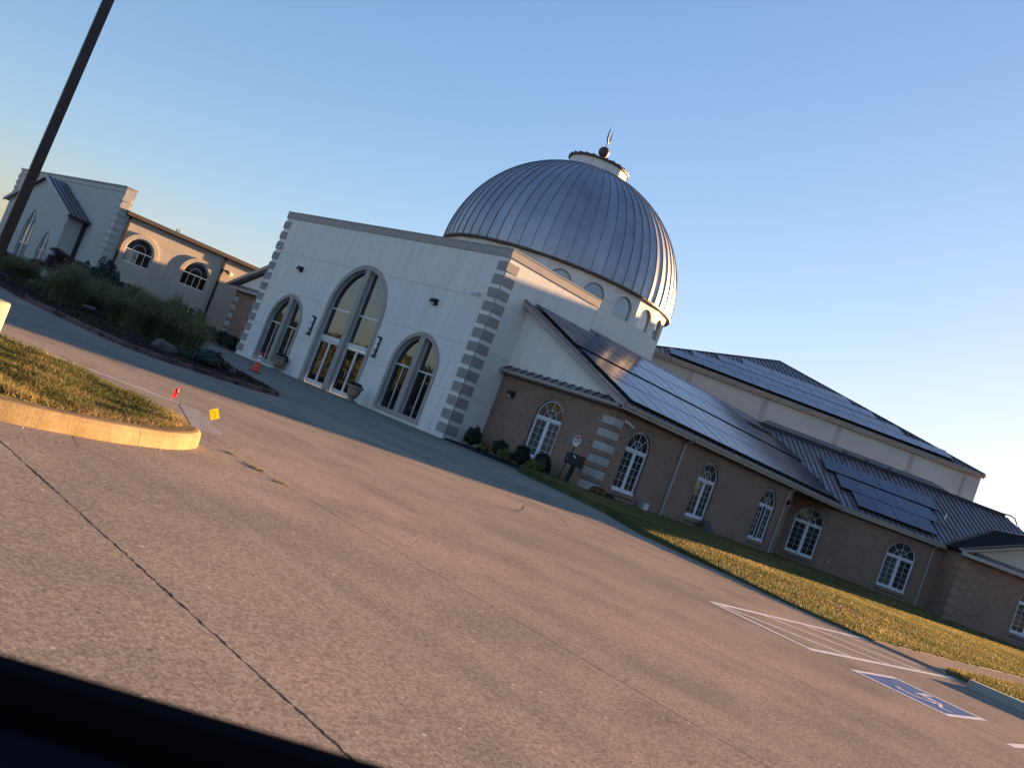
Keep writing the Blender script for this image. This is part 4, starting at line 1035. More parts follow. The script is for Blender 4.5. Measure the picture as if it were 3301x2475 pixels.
# ------------------------------------------------------------------ right gable
FG = Fr(Vector((S2, S2, 0)) * 56.8, (S2, -S2, 0), (-S2, -S2, 0))
gw = thing('gable_wing', uvz(33.5, 58, 0), 'brick gable wing at the right edge with brick quoins and a cream gable', 'building')
c6 = 33.38
w4 = wall(FG, [(28.41, 0), (38.6, 0), (38.6, 4.2), (28.41, 4.2)], [arch(c6, .93, .85, 2.80, .90, 20)], .2, -.012).build('front_wall', M['mortar'], gw)
bricks(FG, 28.42, 38.5, .20, 4.12, free_fn(28.42, 38.5, [arch_span(c6, .94, .70, 2.80, .91, .14)]), w4, limit=300)
rowlock(w4, FG, c6, .93, .87, 2.80); casement(gw, FG, c6, .89, 2.77, .92)
MB().box(FG, 28.6, 38.45, -9.0, -.35, -.05, 4.47).build('core', M['mortar'], gw)  # added hidden block, stops sun shining through the gable wing
FL = Fr(uvz(28.41, 0, 0), (S2, S2, 0), (-S2, S2, 0))         # left side wall, a = v
w5 = wall(FL, [(56.8, 0), (59.2, 0), (59.2, 4.2), (56.8, 4.2)], [], .1, -.012).build('left_wall', M['mortar'], gw)
bricks(FL, 56.8, 59.15, .20, 4.12, free_fn(56.8, 59.15, []), w5, limit=0)
MB().box(Fr(uvz(38.6, 0, 0), (S2, S2, 0), (S2, -S2, 0)), 56.8, 66, -.02, 0, 0, 4.3).build('right_wall', M['brickS'], gw)
for k in range(7):
    zt = 3.72 - .56 * k; m_ = MB(); m_.box(FG, 28.385, 28.95 if k % 2 else 29.15, -.02, .028, zt - .30, zt + .02); m_.box(FL, 56.80, 57.3 if k % 2 else 57.5, -.0, .028, zt - .30, zt + .02); m_.build('quoin_stone', M['brickS'], gw)
MB().box(FG, 28.36, 38.6, .0, .05, 4.12, 4.24).box(FL, 56.8, 59.2, 0, .05, 4.12, 4.24).build('frieze', M['frieze'], gw)
RG1 = RF((S2, S2, 0), (S2, -S2, 0), 28.10, 4.50, .44)        # a = v, t = u : left roof slope
p1 = [(56.35, 28.10), (56.35, 33.5), (64.2, 33.5), (58.75, 28.10)]
rr = roof_plate(RG1, p1, gw, M['shingle'])
RG2 = RF((S2, S2, 0), (-S2, S2, 0), -38.9, 4.50, .44)
roof_plate(RG2, [(56.35, -38.9), (64.5, -38.9), (64.5, -33.5), (56.35, -33.5)], gw, M['shingle'])
MB().tube([uvz(33.5, 56.3, 6.90), uvz(33.5, 64.2, 6.90)], .05, 5).build('ridge_cap', M['fascia'], gw)
vt = MB()
for k in range(18):
    f = k / 18; P0 = uvz(28.2 + 5.5 * f, 58.8 + 5.45 * f, 4.60 + 2.40 * f); m4 = basis(Vector((S2, -S2, 0)), Vector((S2, S2, 0)), Vector((0, 0, 1)), P0)
    vt.box(Fr(P0, (S2, -S2, 0), (S2, S2, 0)), -.12, .20, -.14, .16, -.06, .03)
vt.build('valley_flashing', M['metalD'], gw)
MB().prism(FG, [(28.45, 4.45), (38.6, 4.45), (33.5, 6.75)], -6, 0).build('gable_stucco', M['cream'], gw)
rk2 = MB()
for P_, Q_ in (((28.05, 4.50), (33.5, 6.90)), ((38.95, 4.50), (33.5, 6.90))):
    rk2.prism(FG, [P_, Q_, (Q_[0], Q_[1] - .22), (P_[0], P_[1] - .22)], .38, .45); rk2.prism(FG, [P_, Q_, (Q_[0], Q_[1] - .10), (P_[0], P_[1] - .10)], .0, .38)
rk2.build('rake_board', M['fascia'], gw)
rk3 = MB()
for P_, Q_ in (((28.02, 4.54), (33.5, 6.95)), ((38.98, 4.54), (33.5, 6.95))): rk3.prism(FG, [P_, Q_, (Q_[0], Q_[1] - .05), (P_[0], P_[1] - .05)], .30, .48)
rk3.build('rake_flashing', M['brownf'], gw)
MB().prism(Fr(uvz(29.0, 0, 0), (-S2, -S2, 0), (S2, -S2, 0)), [(-56.8, 4.24), (-56.35, 4.24), (-56.35, 4.34), (-56.8, 4.60)], 0, 9.2).build('pent_roof', M['metalD'], gw)
MB().box(FG, 28.1, 38.8, .44, .48, 4.14, 4.36).box(FG, 28.1, 38.8, .0, .44, 4.18, 4.22).build('pent_fascia', M['fascia'], gw)

# ================================================================== PRAYER HALL
ph_ = thing('prayer_hall', uvz(20.75, 83, 0), 'large cream hall with pilasters and a low pyramid metal roof carrying solar panels', 'building')
FH = Fr(Vector((S2, S2, 0)) * 70.0, (S2, -S2, 0), (-S2, -S2, 0))
UL, UR, VF, VB = 7.0, 34.49, 69.70, 95.0
UC, VC, ZP = 20.75, 83.4, 15.75
hb_ = MB(); hb_.box(FH, UL + .1, UR - .1, -24.9, -.0, 6.0, 10.72); hb_.build('wall', M['hall'], ph_)
for u_ in (11.6, 17.5, 23.3, 29.05): MB().box(FH, u_ - .17, u_ + .17, .0, .05, 7.5, 10.70).build('pilaster', M['fascia'], ph_)
MB().box(FH, 33.15, 33.27, .02, .12, 7.5, 10.35).build('downpipe', M['fascia'], ph_)
gutter(ph_, FH, UL, UR, 10.78, .28)
MB().box(FH, UL, UR - .02, .24, .28, 10.62, 10.88).box(FH, UL, UR, .0, .26, 10.66, 10.70).build('fascia_board', M['fascia'], ph_)
RH = RF((S2, -S2, 0), (S2, S2, 0), VF, 10.90, .36)
PH = [(UL - .05, VF), (UR + .05, VF), (UC, VC)]
rh = roof_plate(RH, PH, ph_, M['metalD'])
roof_seams(RH, PH, rh, UL + .2, UR, .42, h=.08)
zap = RH.p(UC, 0, VC)
MB().add([uvz(UR + .05, VF, 10.9), uvz(UR + .05, VB, 10.9), zap, uvz(UL - .05, VB, 10.9), uvz(UL - .05, VF, 10.9)], [(0, 1, 2), (1, 3, 2), (3, 4, 2)]).build('roof', M['metalD'], ph_, recalc=False)
hc = MB(); hc.tube([uvz(UR + .02, VF, 10.95), zap + Vector((0, 0, .03))], .06, 5); hc.tube([uvz(UL - .02, VF, 10.95), zap + Vector((0, 0, .03))], .06, 5); hc.build('hip_cap', M['seam'], ph_)
sh = thing('solar_array', uvz(20, 75, 12.5), 'wide solar array of four stepped rows on the prayer hall roof', 'solar panels', 'rooftop solar arrays')
for u0_, cnt, t_ in ((9.60, 17, 70.12), (11.60, 13, 72.02), (13.95, 10, 74.05), (16.25, 7, 75.95)):
    for k in range(cnt): put_panel(RH, u0_ + 1.322 * k, t_, 1.322, 1.87, sh, .18)
for u0_, u1_, t_ in ((9.3, 32.2, 71.0), (11.4, 30.2, 73.5), (13.7, 28.5, 75.6)): rails(RH, u0_, u1_, [t_], sh)

# ================================================================== LEFT PARTS
lw = thing('left_gable_wing', (36, 60.5, 0), 'small brick gable wing left of the entrance block, mostly hidden behind it', 'building')
gl_out = [(56.85, 0), (64.15, 0), (64.15, 4.15), (56.85, 4.15)]
cl = 60.30
w6 = wall(GA, gl_out, [arch(cl, .95, .66, 2.73, .95, 20)], .2, -.012).build('gable_wall', M['mortar'], lw)
ql = [(lambda zt: rect_span(63.40, 65, zt - .37, zt))(zt) for zt in QZ]
bricks(GA, 60.2, 64.14, .0, 4.10, free_fn(60.2, 64.14, [arch_span(cl, .96, .50, 2.73, .96, .14)] + ql), w6, limit=0)
rowlock(w6, GA, cl, .95, .66, 2.73); casement(lw, GA, cl, .68, 2.70, .93)
for zt in QZ: MB().box(GA, 63.44, 64.18, -.02, .035, zt - .37, zt).build('quoin_stone', M['quoin_p'], lw)
MB().box(WORLD, 33.30, 40, 64.13, 64.15, 0, 4.3).build('side_wall', M['brickS'], lw)
MB().box(GA, 56.85, 64.2, .0, .06, 4.08, 4.20).build('frieze', M['frieze'], lw)
MB().prism(GA, [(56.85, 4.42), (64.1, 4.42), (64.1, 4.58), (56.85, 7.6)], -.2, 0).build('gable_stucco', M['stucco'], lw)
RL = RF((1, 0, 0), (0, -1, 0), -65.35, 4.45, .42)
rl = roof_plate(RL, [(32.95, -65.35), (40, -65.35), (40, -56.85), (32.95, -56.85)], lw, M['metalD'])
rk4 = MB()
def zl(y_): return 4.45 + .42 * (65.35 - y_)
rk4.prism(GA, [(65.40, zl(65.40) + .04), (56.85, zl(56.85) + .04), (56.85, zl(56.85) - .22), (65.40, zl(65.40) - .20)], .36, .43)
rk4.prism(GA, [(65.30, zl(65.30) - .12), (56.85, zl(56.85) - .12), (56.85, zl(56.85) - .16), (65.3, zl(65.3) - .16)], .0, .36)
rk4.box(GA, 56.85, 65.3, .36, .43, 4.18, 4.38); rk4.box(GA, 56.85, 65.1, .0, .36, 4.20, 4.24)
rk4.build('rake_board', M['trim'], lw)
MB().prism(Fr((0, 56.85, 0), (-1, 0, 0), (0, 1, 0)), [(-33.33, 4.24), (-32.93, 4.38), (-33.33, 4.62)], .0, 8.0).build('pent_roof', M['metalD'], lw)

tw = thing('two_storey_wing', (33, 68, 0), 'cream two-storey wing with two arched upper windows and dark downpipes', 'building')
FT = Fr((0, 66.96, 0), (1, 0, 0), (0, -1, 0))
tc = [26.80, 31.26]
hs = [arch(c, .99, 3.22, 4.13, .93, 20) for c in tc] + [[(c - .98, .82), (c + .98, .82), (c + .98, 1.82), (c - .98, 1.82)] for c in tc]
tw_out = [(25.155, 0), (42, 0), (42, 6.22), (25.155, 6.22)]
wall(FT, tw_out, hs, .16, -.015).build('wall', M['stucco_d'], tw)
panels(FT, tw_out, hs, [2.45, 5.08], lambda b: [29.05, 33.9, 36.5] if b else [29.3, 34.2], tw, M['cream'], 0.0, .02, .008)
for c in tc:
    m_ = MB(); R1, R0_ = 1.36, 1.06
    m_.prism(FT, [(c + R1, 0.0)] + [(c + R1 * math.cos(math.pi * i / 20), 4.10 + R1 * .95 * math.sin(math.pi * i / 20)) for i in range(21)] + [(c - R1, 0.0), (c - R0_, 0.0)] + [(c - R0_ * math.cos(math.pi * i / 20), 4.10 + R0_ * .95 * math.sin(math.pi * i / 20)) for i in range(21)] + [(c + R0_, 0.0)], -.01, .075)
    m_.build('arch_band', M['cream'], tw)
    f_ = MB(); ring(FT, f_, arch(c, .98, 3.23, 4.13, .92, 20), .035, -.13, -.07); f_.box(FT, c - .96, c + .96, -.13, -.06, 4.10, 4.14); f_.box(FT, c - .018, c + .018, -.13, -.06, 3.25, 4.10)
    r_ = .50; f_.prism(FT, [(c + r_ * math.cos(math.pi * i / 14), 4.14 + r_ * math.sin(math.pi * i / 14)) for i in range(15)] + [(c - (r_ - .03) * math.cos(math.pi * i / 14), 4.14 + (r_ - .03) * math.sin(math.pi * i / 14)) for i in range(15)], -.12, -.09)
    for s_ in (-.49, .49): f_.box(FT, c + s_ - .008, c + s_ + .008, -.12, -.09, 3.25, 4.10)
    wn = f_.build('window', M['white'], tw)
    for k in range(4):
        MB().box(FT, c - .95 + .48 * k, c - .95 + .48 * k + .46, -.115, -.105, 3.26, 4.10).build('pane', M['glassY'] if (c < 28 and k < 2) else M['glassD'], wn)  # left panes of the first window carry the painted sky reflection
    MB().prism(FT, shrink(arch(c, .96, 4.14, 4.16, .9, 20), .02)[0], -.115, -.105).build('pane', M['glassD'], wn)
    f2 = MB(); ring(FT, f2, [(c - .98, .82), (c + .98, .82), (c + .98, 1.82), (c - .98, 1.82)], .035, -.13, -.07); f2.box(FT, c - .018, c + .018, -.13, -.06, .86, 1.79)
    wn2 = f2.build('window', M['white'], tw)
    for k in range(4): MB().box(FT, c - .95 + .48 * k, c - .95 + .48 * k + .46, -.115, -.105, .86, 1.79).build('pane', M['glassW'], wn2)
MB().box(FT, 24.95, 42, .0, .30, 6.22, 6.30).box(FT, 24.95, 42, .26, .36, 6.26, 6.50).build('eave_fascia', M['brownf'], tw)
MB().add([(24.9, 66.6, 6.52), (42, 66.6, 6.52), (42, 76, 7.0), (24.9, 76, 7.0)], [(0, 1, 2, 3)]).build('roof', M['membrane'], tw, recalc=False)
for x_ in (25.33, 32.98): MB().box(FT, x_ - .07, x_ + .07, .01, .13, 0.02, 6.24).build('downpipe', M['dpipe'], tw)
for k, x_ in enumerate((29.15, 29.35)): MB().tube([(x_, 68.0, 6.5), (x_, 68.0, 6.85)], .05, 6).build('vent_pipe', M['dark'], tw)
MB().box(WORLD, 41.9, 42, 66.96, 76, 0, 6.3).build('end_wall', M['cream'], tw)
lp = thing('wall_lantern', (33.3, 66.9, 5.3), 'horizontal cylindrical lamp on a bracket beside the right downpipe of the two-storey wing', 'wall light')
MB().box(FT, 33.06, 33.30, .10, .22, 5.24, 5.36).build('bracket', M['dpipe'], lp)
MB().tube([FT.p(33.30, .16, 5.30), FT.p(33.72, .16, 5.22)], [.11, .12], 12).build('lamp_body', M['frieze'], lp, smooth=True)
MB().tube([FT.p(33.40, .16, 5.26), FT.p(33.80, .16, 5.19)], [.09, .10], 12).build('lamp_shade', M['lampG'], lp, smooth=True)

ta = thing('tall_annex', (25, 79, 0), 'tall grey stucco annex with stepped quoins and a moulded parapet at far left', 'building')
FX = Fr((24.42, 0, 0), (0, 1, 0), (-1, 0, 0))
MB().box(WORLD, 24.42, 25.15, 66.96, 91.3, 0, 8.04).build('wall', M['grey_st'], ta)
MB().box(WORLD, 24.37, 24.42, 66.93, 91.3, 7.62, 7.66).box(WORLD, 24.32, 25.2, 66.90, 91.4, 7.98, 8.06).build('parapet', M['grey_st'], ta)
for k in range(15):
    zt = 7.3 - .50 * k; wdt = .75
    MB().box(WORLD, 24.36, 24.42, 66.90, 66.96 + wdt, zt - .30, zt).box(WORLD, 24.42, 25.0, 66.90, 66.96, zt - .30, zt).build('quoin_stone', M['grey_st'], ta)
for k in range(5):
    zt = 7.5 - .50 * k; MB().box(WORLD, 24.36, 24.42, 90.6, 91.36, zt - .30, zt).build('quoin_stone', M['grey_st'], ta)
gp = thing('gabled_porch', (23.5, 79, 0), 'grey gabled projection with three pointed windows in front of the tall annex', 'building')
FP = Fr((23.06, 0, 0), (0, 1, 0), (-1, 0, 0))
po = [(71.6, 0), (86.1, 0), (86.1, 4.92), (78.85, 7.12), (71.6, 4.92)]
gwn = [(78.95, 1.15, .3, 2.45, 2.15), (74.35, .92, .3, 1.6, 1.75), (83.5, .92, .3, 1.6, 1.75)]
holes_p = [gothic(c, h, z0, zs, rs) for c, h, z0, zs, rs in gwn]
wall(FP, po, holes_p, .15).build('wall', M['grey_st'], gp)
MB().box(WORLD, 23.06, 24.42, 71.58, 71.60, 0, 4.95).build('side_wall', M['grey_st'], gp)
for (c, h, z0, zs, rs), hp in zip(gwn, holes_p):
    m_ = MB(); big = [(c + (a_ - c) * 1.12, z_ + (.0 if z_ < zs else (z_ - zs) * .05 + .03)) for a_, z_ in hp]; ring(FP, m_, big, .11, -.01, .035); m_.build('arch_surround', M['trim'], gp)
    f_ = MB(); ring(FP, f_, shrink(hp, .01)[0], .05, -.13, -.07); f_.box(FP, c - .10, c + .10, -.13, -.02, z0, zs + rs - .1)
    tz = 1.95; f_.box(FP, c - h + .04, c + h - .04, -.12, -.04, tz - .06, tz + .03)
    for s_ in (-.5, .5): f_.box(FP, c + s_ * h - .03, c + s_ * h + .03, -.12, -.05, z0, tz)
    wn = f_.build('window', M['alu'], gp)
    for sd in (-1, 1):
        half = [(a_, z_) for a_, z_ in hp]
        cl_ = []
        for i in range(len(hp)):
            p, q = hp[i], hp[(i + 1) % len(hp)]
            ins = lambda r: (r[0] - c) * sd > 0
            if ins(p): cl_.append(p)
            if ins(p) != ins(q):
                t = (c - p[0]) / (q[0] - p[0]); cl_.append((c, p[1] + (q[1] - p[1]) * t))
        up_ = [];
        for i in range(len(cl_)):
            p, q = cl_[i], cl_[(i + 1) % len(cl_)]
            if p[1] > tz: up_.append(p)
            if (p[1] > tz) != (q[1] > tz): t = (tz - p[1]) / (q[1] - p[1]); up_.append((p[0] + (q[0] - p[0]) * t, tz))
        MB().prism(FP, up_, -.115, -.105).build('pane', M['glassY'], wn)
        a0_, a1_ = sorted((c, c + sd * h)); MB().box(FP, a0_, a1_, -.115, -.105, z0, tz).build('pane', M['glassW'], wn)
RP = RF((1, 0, 0), (0, 1, 0), 70.85, 4.92, .315)
rp = roof_plate(RP, [(22.74, 70.85), (24.42, 70.85), (24.42, 78.85), (22.74, 78.85)], gp, M['metalD'], .1)
roof_seams(RP, [(22.74, 70.85), (24.42, 70.85), (24.42, 78.85), (22.74, 78.85)], rp, 23.0, 24.4, .38)
RP2 = RF((1, 0, 0), (0, -1, 0), -86.85, 4.92, .315)
roof_plate(RP2, [(22.74, -86.85), (24.42, -86.85), (24.42, -78.85), (22.74, -78.85)], gp, M['metalD'], .1)
m_ = MB()
for ys, sg in ((70.83, 1), (86.87, -1)):
    m_.prism(FP, [(ys, 4.98), (78.85, 7.52), (78.85, 7.26), (ys, 4.72)], .26, .33); m_.prism(FP, [(ys + sg * .6, 4.90), (78.85, 7.20), (78.85, 7.08), (ys + sg * .6, 4.78)], .0, .06)
m_.build('rake_board', M['grey_st'], gp)
MB().box(WORLD, 22.75, 24.42, 70.78, 70.92, 4.74, 4.92).build('gutter', M['dpipe'], gp)
MB().box(WORLD, 24.15, 24.40, 71.40, 71.56, 0, 4.8).build('downpipe', M['dpipe'], gp)
for k in range(7):
    zt = 4.3 - .58 * k; MB().box(WORLD, 23.03, 23.42 + .25, 71.555, 71.60, zt - .34, zt).box(WORLD, 23.02, 23.06, 71.56, 72.0, zt - .34, zt).build('quoin_stone', M['grey_st'], gp)
# unseen block added behind the dome, shading the lower wall of the two-storey wing
rw = thing('shadow_block', (66, 60, 0), 'plain low block added unseen behind the domed drum to cast shadow', 'building')
MB().box(WORLD, 60, 78, 52, 66.3, 0, 6.8).build('wall', M['cream'], rw)
MB().box(WORLD, 59.8, 78.2, 51.8, 66.5, 6.802, 6.95).build('roof', M['membrane'], rw)

# ================================================================== FIXTURES ON THE WALLS
def wall_pack(fr, a_, z_, label, sw=.42):
    P = fr.p(a_, 0, z_); t = thing('wall_light', P, label, 'wall light', 'wall pack lights')
    h = sw / 2; mb = MB()
    sec = [(0, .17), (.16, .16), (.30, -.02), (.12, -.16), (0, -.17)]
    for s0, s1 in ((-h, h),):
        vs = [fr.p(a_ + s_, n_, z_ + q) for s_, kk in ((-h, 1), (h, 1)) for n_, q in sec]
        m = len(sec); mb.add(vs, [(k, (k + 1) % m, m + (k + 1) % m, m + k) for k in range(m)] + [tuple(range(m)), tuple(range(m, 2 * m))])
    b = mb.build('housing', M['dark'], t)
    MB().add([fr.p(a_ - h * .8, .285, z_ - .045), fr.p(a_ + h * .8, .285, z_ - .045), fr.p(a_ + h * .7, .14, z_ - .158), fr.p(a_ - h * .7, .14, z_ - .158)], [(0, 1, 2, 3)]).build('lens', M['lampG'], t, recalc=False).data.transform(Matrix.Translation(fr.N * .012 + Vector((0, 0, -.012))))
    return t
wall_pack(FAC, 52.83, 6.44, 'dark wall light above and left of the main doors')
wall_pack(FAC, 39.04, 6.48, 'dark wall light above the right arched window of the entrance')
wall_pack(GA, 33.62, 3.27, 'dark wall light on the brick gable near the white block', .36)
wall_pack(WA, 50.66, 3.34, 'small wall light by the second downpipe under the eave', .30)
def sconce(y_, label):
    t = thing('wall_sconce', FAC.p(y_, 0, 3.27), label, 'wall light', 'tall lantern sconces beside the doors')
    MB().box(FAC, y_ - .07, y_ + .07, 0, .03, 2.72, 3.82).build('backplate', M['dark'], t)
    MB().tube([FAC.p(y_, .13, 2.76), FAC.p(y_, .13, 3.78)], .082, 12).build('glass_tube', M['lampG'], t, smooth=True)
    m_ = MB()
    for z_, hh in ((2.68, .08), (3.05, .03), (3.42, .03), (3.78, .08)): m_.box(FAC, y_ - .10, y_ + .10, 0.0, .225, z_, z_ + hh)
    for s_ in (-.095, .095): m_.box(FAC, y_ + s_ - .008, y_ + s_ + .008, .12, .14, 2.70, 3.84)
    m_.build('cage', M['dark'], t)
sconce(49.27, 'tall caged wall sconce left of the glazed doors'); sconce(42.36, 'tall caged wall sconce right of the glazed doors')
def camera_dome(fr, a_, z_, label, d=1):
    t = thing('security_camera', fr.p(a_, 0, z_), label, 'security camera', 'bullet cameras on the walls')
    MB().tube([fr.p(a_, 0, z_), fr.p(a_, .05, z_)], .08, 10).build('mount', M['white'], t)
    MB().tube([fr.p(a_, .05, z_), fr.p(a_ + .06 * d, .13, z_ - .03)], .03, 6).build('arm', M['white'], t)
    MB().tube([fr.p(a_ + .03 * d, .12, z_ + .0), fr.p(a_ + .36 * d, .26, z_ - .14)], .055, 10).build('camera_body', M['white'], t)
camera_dome(FAC, 56.0, 7.56, 'white security camera near the top left quoins of the entrance', 1)
camera_dome(FAC, 35.9, 7.46, 'white security camera left of the right hand quoins', 1)
camera_dome(WA, 34.1, 3.76, 'white security camera beside the pale quoins under the gutter', 1)

# ================================================================== LAMP POLE
pl = thing('lamp_post', (3.10, 12.0, .1), 'tall dark square lamp post on a round pale concrete pedestal at far left', 'lamp post')
MB().lathe((3.305, 12.0, 0), [(.001, .05), (.325, .05), (.325, .705), (.31, .73), (.001, .735)], 40).build('pedestal', M['pedestal'], pl, smooth=False)
Pb, Pt = Vector((3.305, 12.0, .735)), Vector((3.44, 12.0, 8.0))
def sq_tube(mb, P, Q, h, rot=0):
    d_ = (Q - P).normalized(); x = Vector((math.cos(rot), math.sin(rot), 0)); y = d_.cross(x).normalized(); x = y.cross(d_)
    vs = [p + x * a_ * h + y * b_ * h for p in (P, Q) for a_, b_ in ((-1, -1), (1, -1), (1, 1), (-1, 1))]
    mb.add(vs, [(0, 1, 5, 4), (1, 2, 6, 5), (2, 3, 7, 6), (3, 0, 4, 7), (0, 1, 2, 3), (4, 5, 6, 7)])
m_ = MB(); sq_tube(m_, Pb, Pt, .056, math.radians(-10)); m_.build('pole', M['pole'], pl)
m_ = MB(); sq_tube(m_, Pb, Pb + Vector((0, 0, .03)), .13, math.radians(-10)); m_.build('base_plate', M['pole'], pl)
m_ = MB(); m_.box(Fr(Pt, (1, 0, 0), (0, 1, 0)), -.7, .7, -.18, .18, 0, .16); m_.build('lamp_head', M['pole'], pl)

# ================================================================== PLANTERS, CONE, FLAGS
def planter(x_, y_, label, tuft):
    t = thing('planter', (x_, y_, 0), label, 'planter', 'stone urns beside the doors')
    MB().box(WORLD, x_ - .24, x_ + .24, y_ - .24, y_ + .24, .012, .09).build('plinth', M['terra'], t)
    prof_ = [(.001, .09), (.20, .09), (.19, .13), (.15, .17), (.17, .20), (.25, .24), (.33, .45), (.39, .74), (.40, .76), (.455, .80), (.47, .84), (.455, .88), (.40, .87), (.38, .80), (.001, .79)]
    MB().lathe((x_, y_, 0), prof_, 30).build('urn', M['terra'], t, smooth=True)
    leaf_cloud(t, 'plant', (x_, y_, .88), (.34, .34, .16), 1500 if tuft else 900, .05, M['leafD'] if tuft else M['leafR'])
    if tuft: leaf_cloud(t, 'plant', (x_ + .22, y_ - .30, .80), (.16, .16, .20), 500, .05, M['leafD'])
def leaf_mesh(name, pts, nrm, size, material, parent=None, kind=None, elong=1.6):
    n = len(pts); nr = nrm / (np.linalg.norm(nrm, axis=1, keepdims=True) + 1e-9)
    rnd = rng.normal(size=(n, 3)); u_ = np.cross(nr, rnd); u_ /= np.linalg.norm(u_, axis=1, keepdims=True) + 1e-9; v_ = np.cross(nr, u_)
    s_ = size * rng.uniform(.6, 1.4, (n, 1)); V = np.zeros((n, 4, 3))
    V[:, 0] = pts - u_ * s_ * elong / 2; V[:, 1] = pts + v_ * s_ * .4; V[:, 2] = pts + u_ * s_ * elong / 2; V[:, 3] = pts - v_ * s_ * .4
    off = np.array(LOC[parent.name]) if parent else np.zeros(3)
    me = bpy.data.meshes.new(name); me.vertices.add(n * 4); me.vertices.foreach_set('co', (V - off).ravel()); me.loops.add(n * 4)
    me.loops.foreach_set('vertex_index', np.arange(n * 4)); me.polygons.add(n); me.polygons.foreach_set('loop_start', np.arange(n) * 4); me.update(calc_edges=True)
    me.materials.append(material); o_ = bpy.data.objects.new(name, me); COL.objects.link(o_)
    if parent: o_.parent = parent; LOC[o_.name] = Vector(off)
    if kind: o_['kind'] = kind
    return o_
def leaf_cloud(parent, name, c, r_, n, size, material, lump=.25, fill=.35, flat=0.0):
    d_ = rng.normal(size=(n, 3)); d_ /= np.linalg.norm(d_, axis=1, keepdims=True); d_[:, 2] = np.where(d_[:, 2] < -.5, -d_[:, 2], d_[:, 2])
    p1, p2 = rng.uniform(0, 6, 2)
    bump_ = 1 + lump * np.sin(d_[:, 0] * 5 + p1) * np.sin(d_[:, 1] * 5 + p2) * np.cos(d_[:, 2] * 4 + p1) + .10 * rng.normal(size=n)
    rad_ = bump_ * (1 - fill * rng.uniform(0, 1, n) ** 2)
    P = np.array(c) + d_ * rad_[:, None] * np.array(r_); P[:, 2] = np.maximum(P[:, 2], .02)
    return leaf_mesh(name, P, d_ + rng.normal(scale=.5, size=(n, 3)), size, material, parent)
def shrub(name, x_, y_, z_, r_, h_, material, label, n=2600, size=.055, cat='shrub', group=None, lump=.38, core=True):
    t = thing(name, (x_, y_, z_), label, cat, group)
    leaf_cloud(t, 'foliage', (x_, y_, z_ + h_ * .52), (r_, r_, h_ * .52), n, size, material, lump)
    if core:
        mb = MB(); mb.lathe((x_, y_, z_ + h_ * .5), [(r_ * .72 * math.sin(math.pi * i / 7) + 1e-4, -h_ * .40 * math.cos(math.pi * i / 7)) for i in range(8)], 10); mb.build('branches', M['leafD'], t)
    MB().tube([(x_, y_, z_ - .03), (x_, y_, z_ + h_ * .3)], .03, 6).build('stem', M['bark'], t)
    return t
planter(30.45, 50.55, 'stone urn planter left of the doors with trailing green plant', True)
planter(29.95, 41.55, 'stone urn planter right of the doors with dried dark red plant', False)
cn = thing('traffic_cone', (21.12, 36.58, 0), 'orange traffic cone with two white collars standing before the entrance', 'traffic cone')
MB().box(Fr((21.12, 36.58, 0), (math.cos(.5), math.sin(.5), 0), (-math.sin(.5), math.cos(.5), 0)), -.20, .20, -.20, .20, .002, .035).build('base', M['dark'], cn)
MB().box(Fr((21.12, 36.58, 0), (math.cos(.5), math.sin(.5), 0), (-math.sin(.5), math.cos(.5), 0)), -.185, .185, -.185, .185, .035, .055).build('base_pad', M['orange'], cn)
def cr_(z): return .165 - .128 * (z - .05) / .85
MB().lathe((21.12, 36.58, 0), [(cr_(.05), .05), (cr_(.90), .90), (.02, .915), (.001, .915)], 28).build('cone_body', M['orange'], cn, smooth=True)
for za, zb in ((.46, .60), (.66, .76)): MB().lathe((21.12, 36.58, 0), [(cr_(za) + .004, za), (cr_(zb) + .004, zb)], 28).build('collar', M['reflw'], cn, smooth=True)
# marker flags
rf1 = thing('marker_flag', (5.36, 10.55, .12), 'red plastic marker flag drooping on a thin wire at the island tip', 'marker flag')
MB().tube([(5.36, 10.55, .10), (5.345, 10.565, .30), (5.30, 10.60, .50)], .0022, 5).build('wire', M['wire'], rf1)
pts = []; nU, nV = 7, 6
for j in range(nV + 1):
    for i in range(nU + 1):
        f, h_ = i / nU, j / nV
        x_ = 5.305 - .055 * f * (1 - .0 * h_) - .008 * math.sin(f * 9 + h_ * 2); y_ = 10.61 + .04 * f * .5 + .010 * math.sin(f * 7 + h_ * 3)
        z_ = .495 - .085 * h_ - .10 * f * (.35 + .65 * h_) + (.0 if f < .1 else 0)
        x_ += (-.004 * j) + .03 * (f * h_) * .3; pts.append((x_, y_, z_))
fs = [(j * (nU + 1) + i, j * (nU + 1) + i + 1, (j + 1) * (nU + 1) + i + 1, (j + 1) * (nU + 1) + i) for j in range(nV) for i in range(nU)]
MB().add(pts, fs).build('flag', M['redf'], rf1, smooth=True, recalc=False)
yf = thing('marker_flag', (5.48, 9.97, .0), 'yellow plastic marker flag with printed brown lettering beside the kerb tip', 'marker flag')
MB().tube([(5.52, 9.93, -.02), (5.50, 9.95, .20), (5.485, 9.965, .412)], .0022, 5).build('wire', M['wire'], yf)
A_ = (rt * math.cos(math.radians(14)) + up * math.sin(math.radians(14))).normalized(); B_ = (-rt * math.sin(math.radians(9)) * 0 - up * math.cos(0) + rt * .17).normalized()
c0 = Vector((5.42, 10.02, .393)); YW, YH = .107, .118
def ypt(f, g_, o_=0): return c0 + A_ * YW * f + B_ * YH * g_ + fw * (.006 * math.sin(f * 3 + g_) - o_)
yp = [ypt(i / 6, j / 6) for j in range(7) for i in range(7)]; yp[0] = ypt(.05, .05)
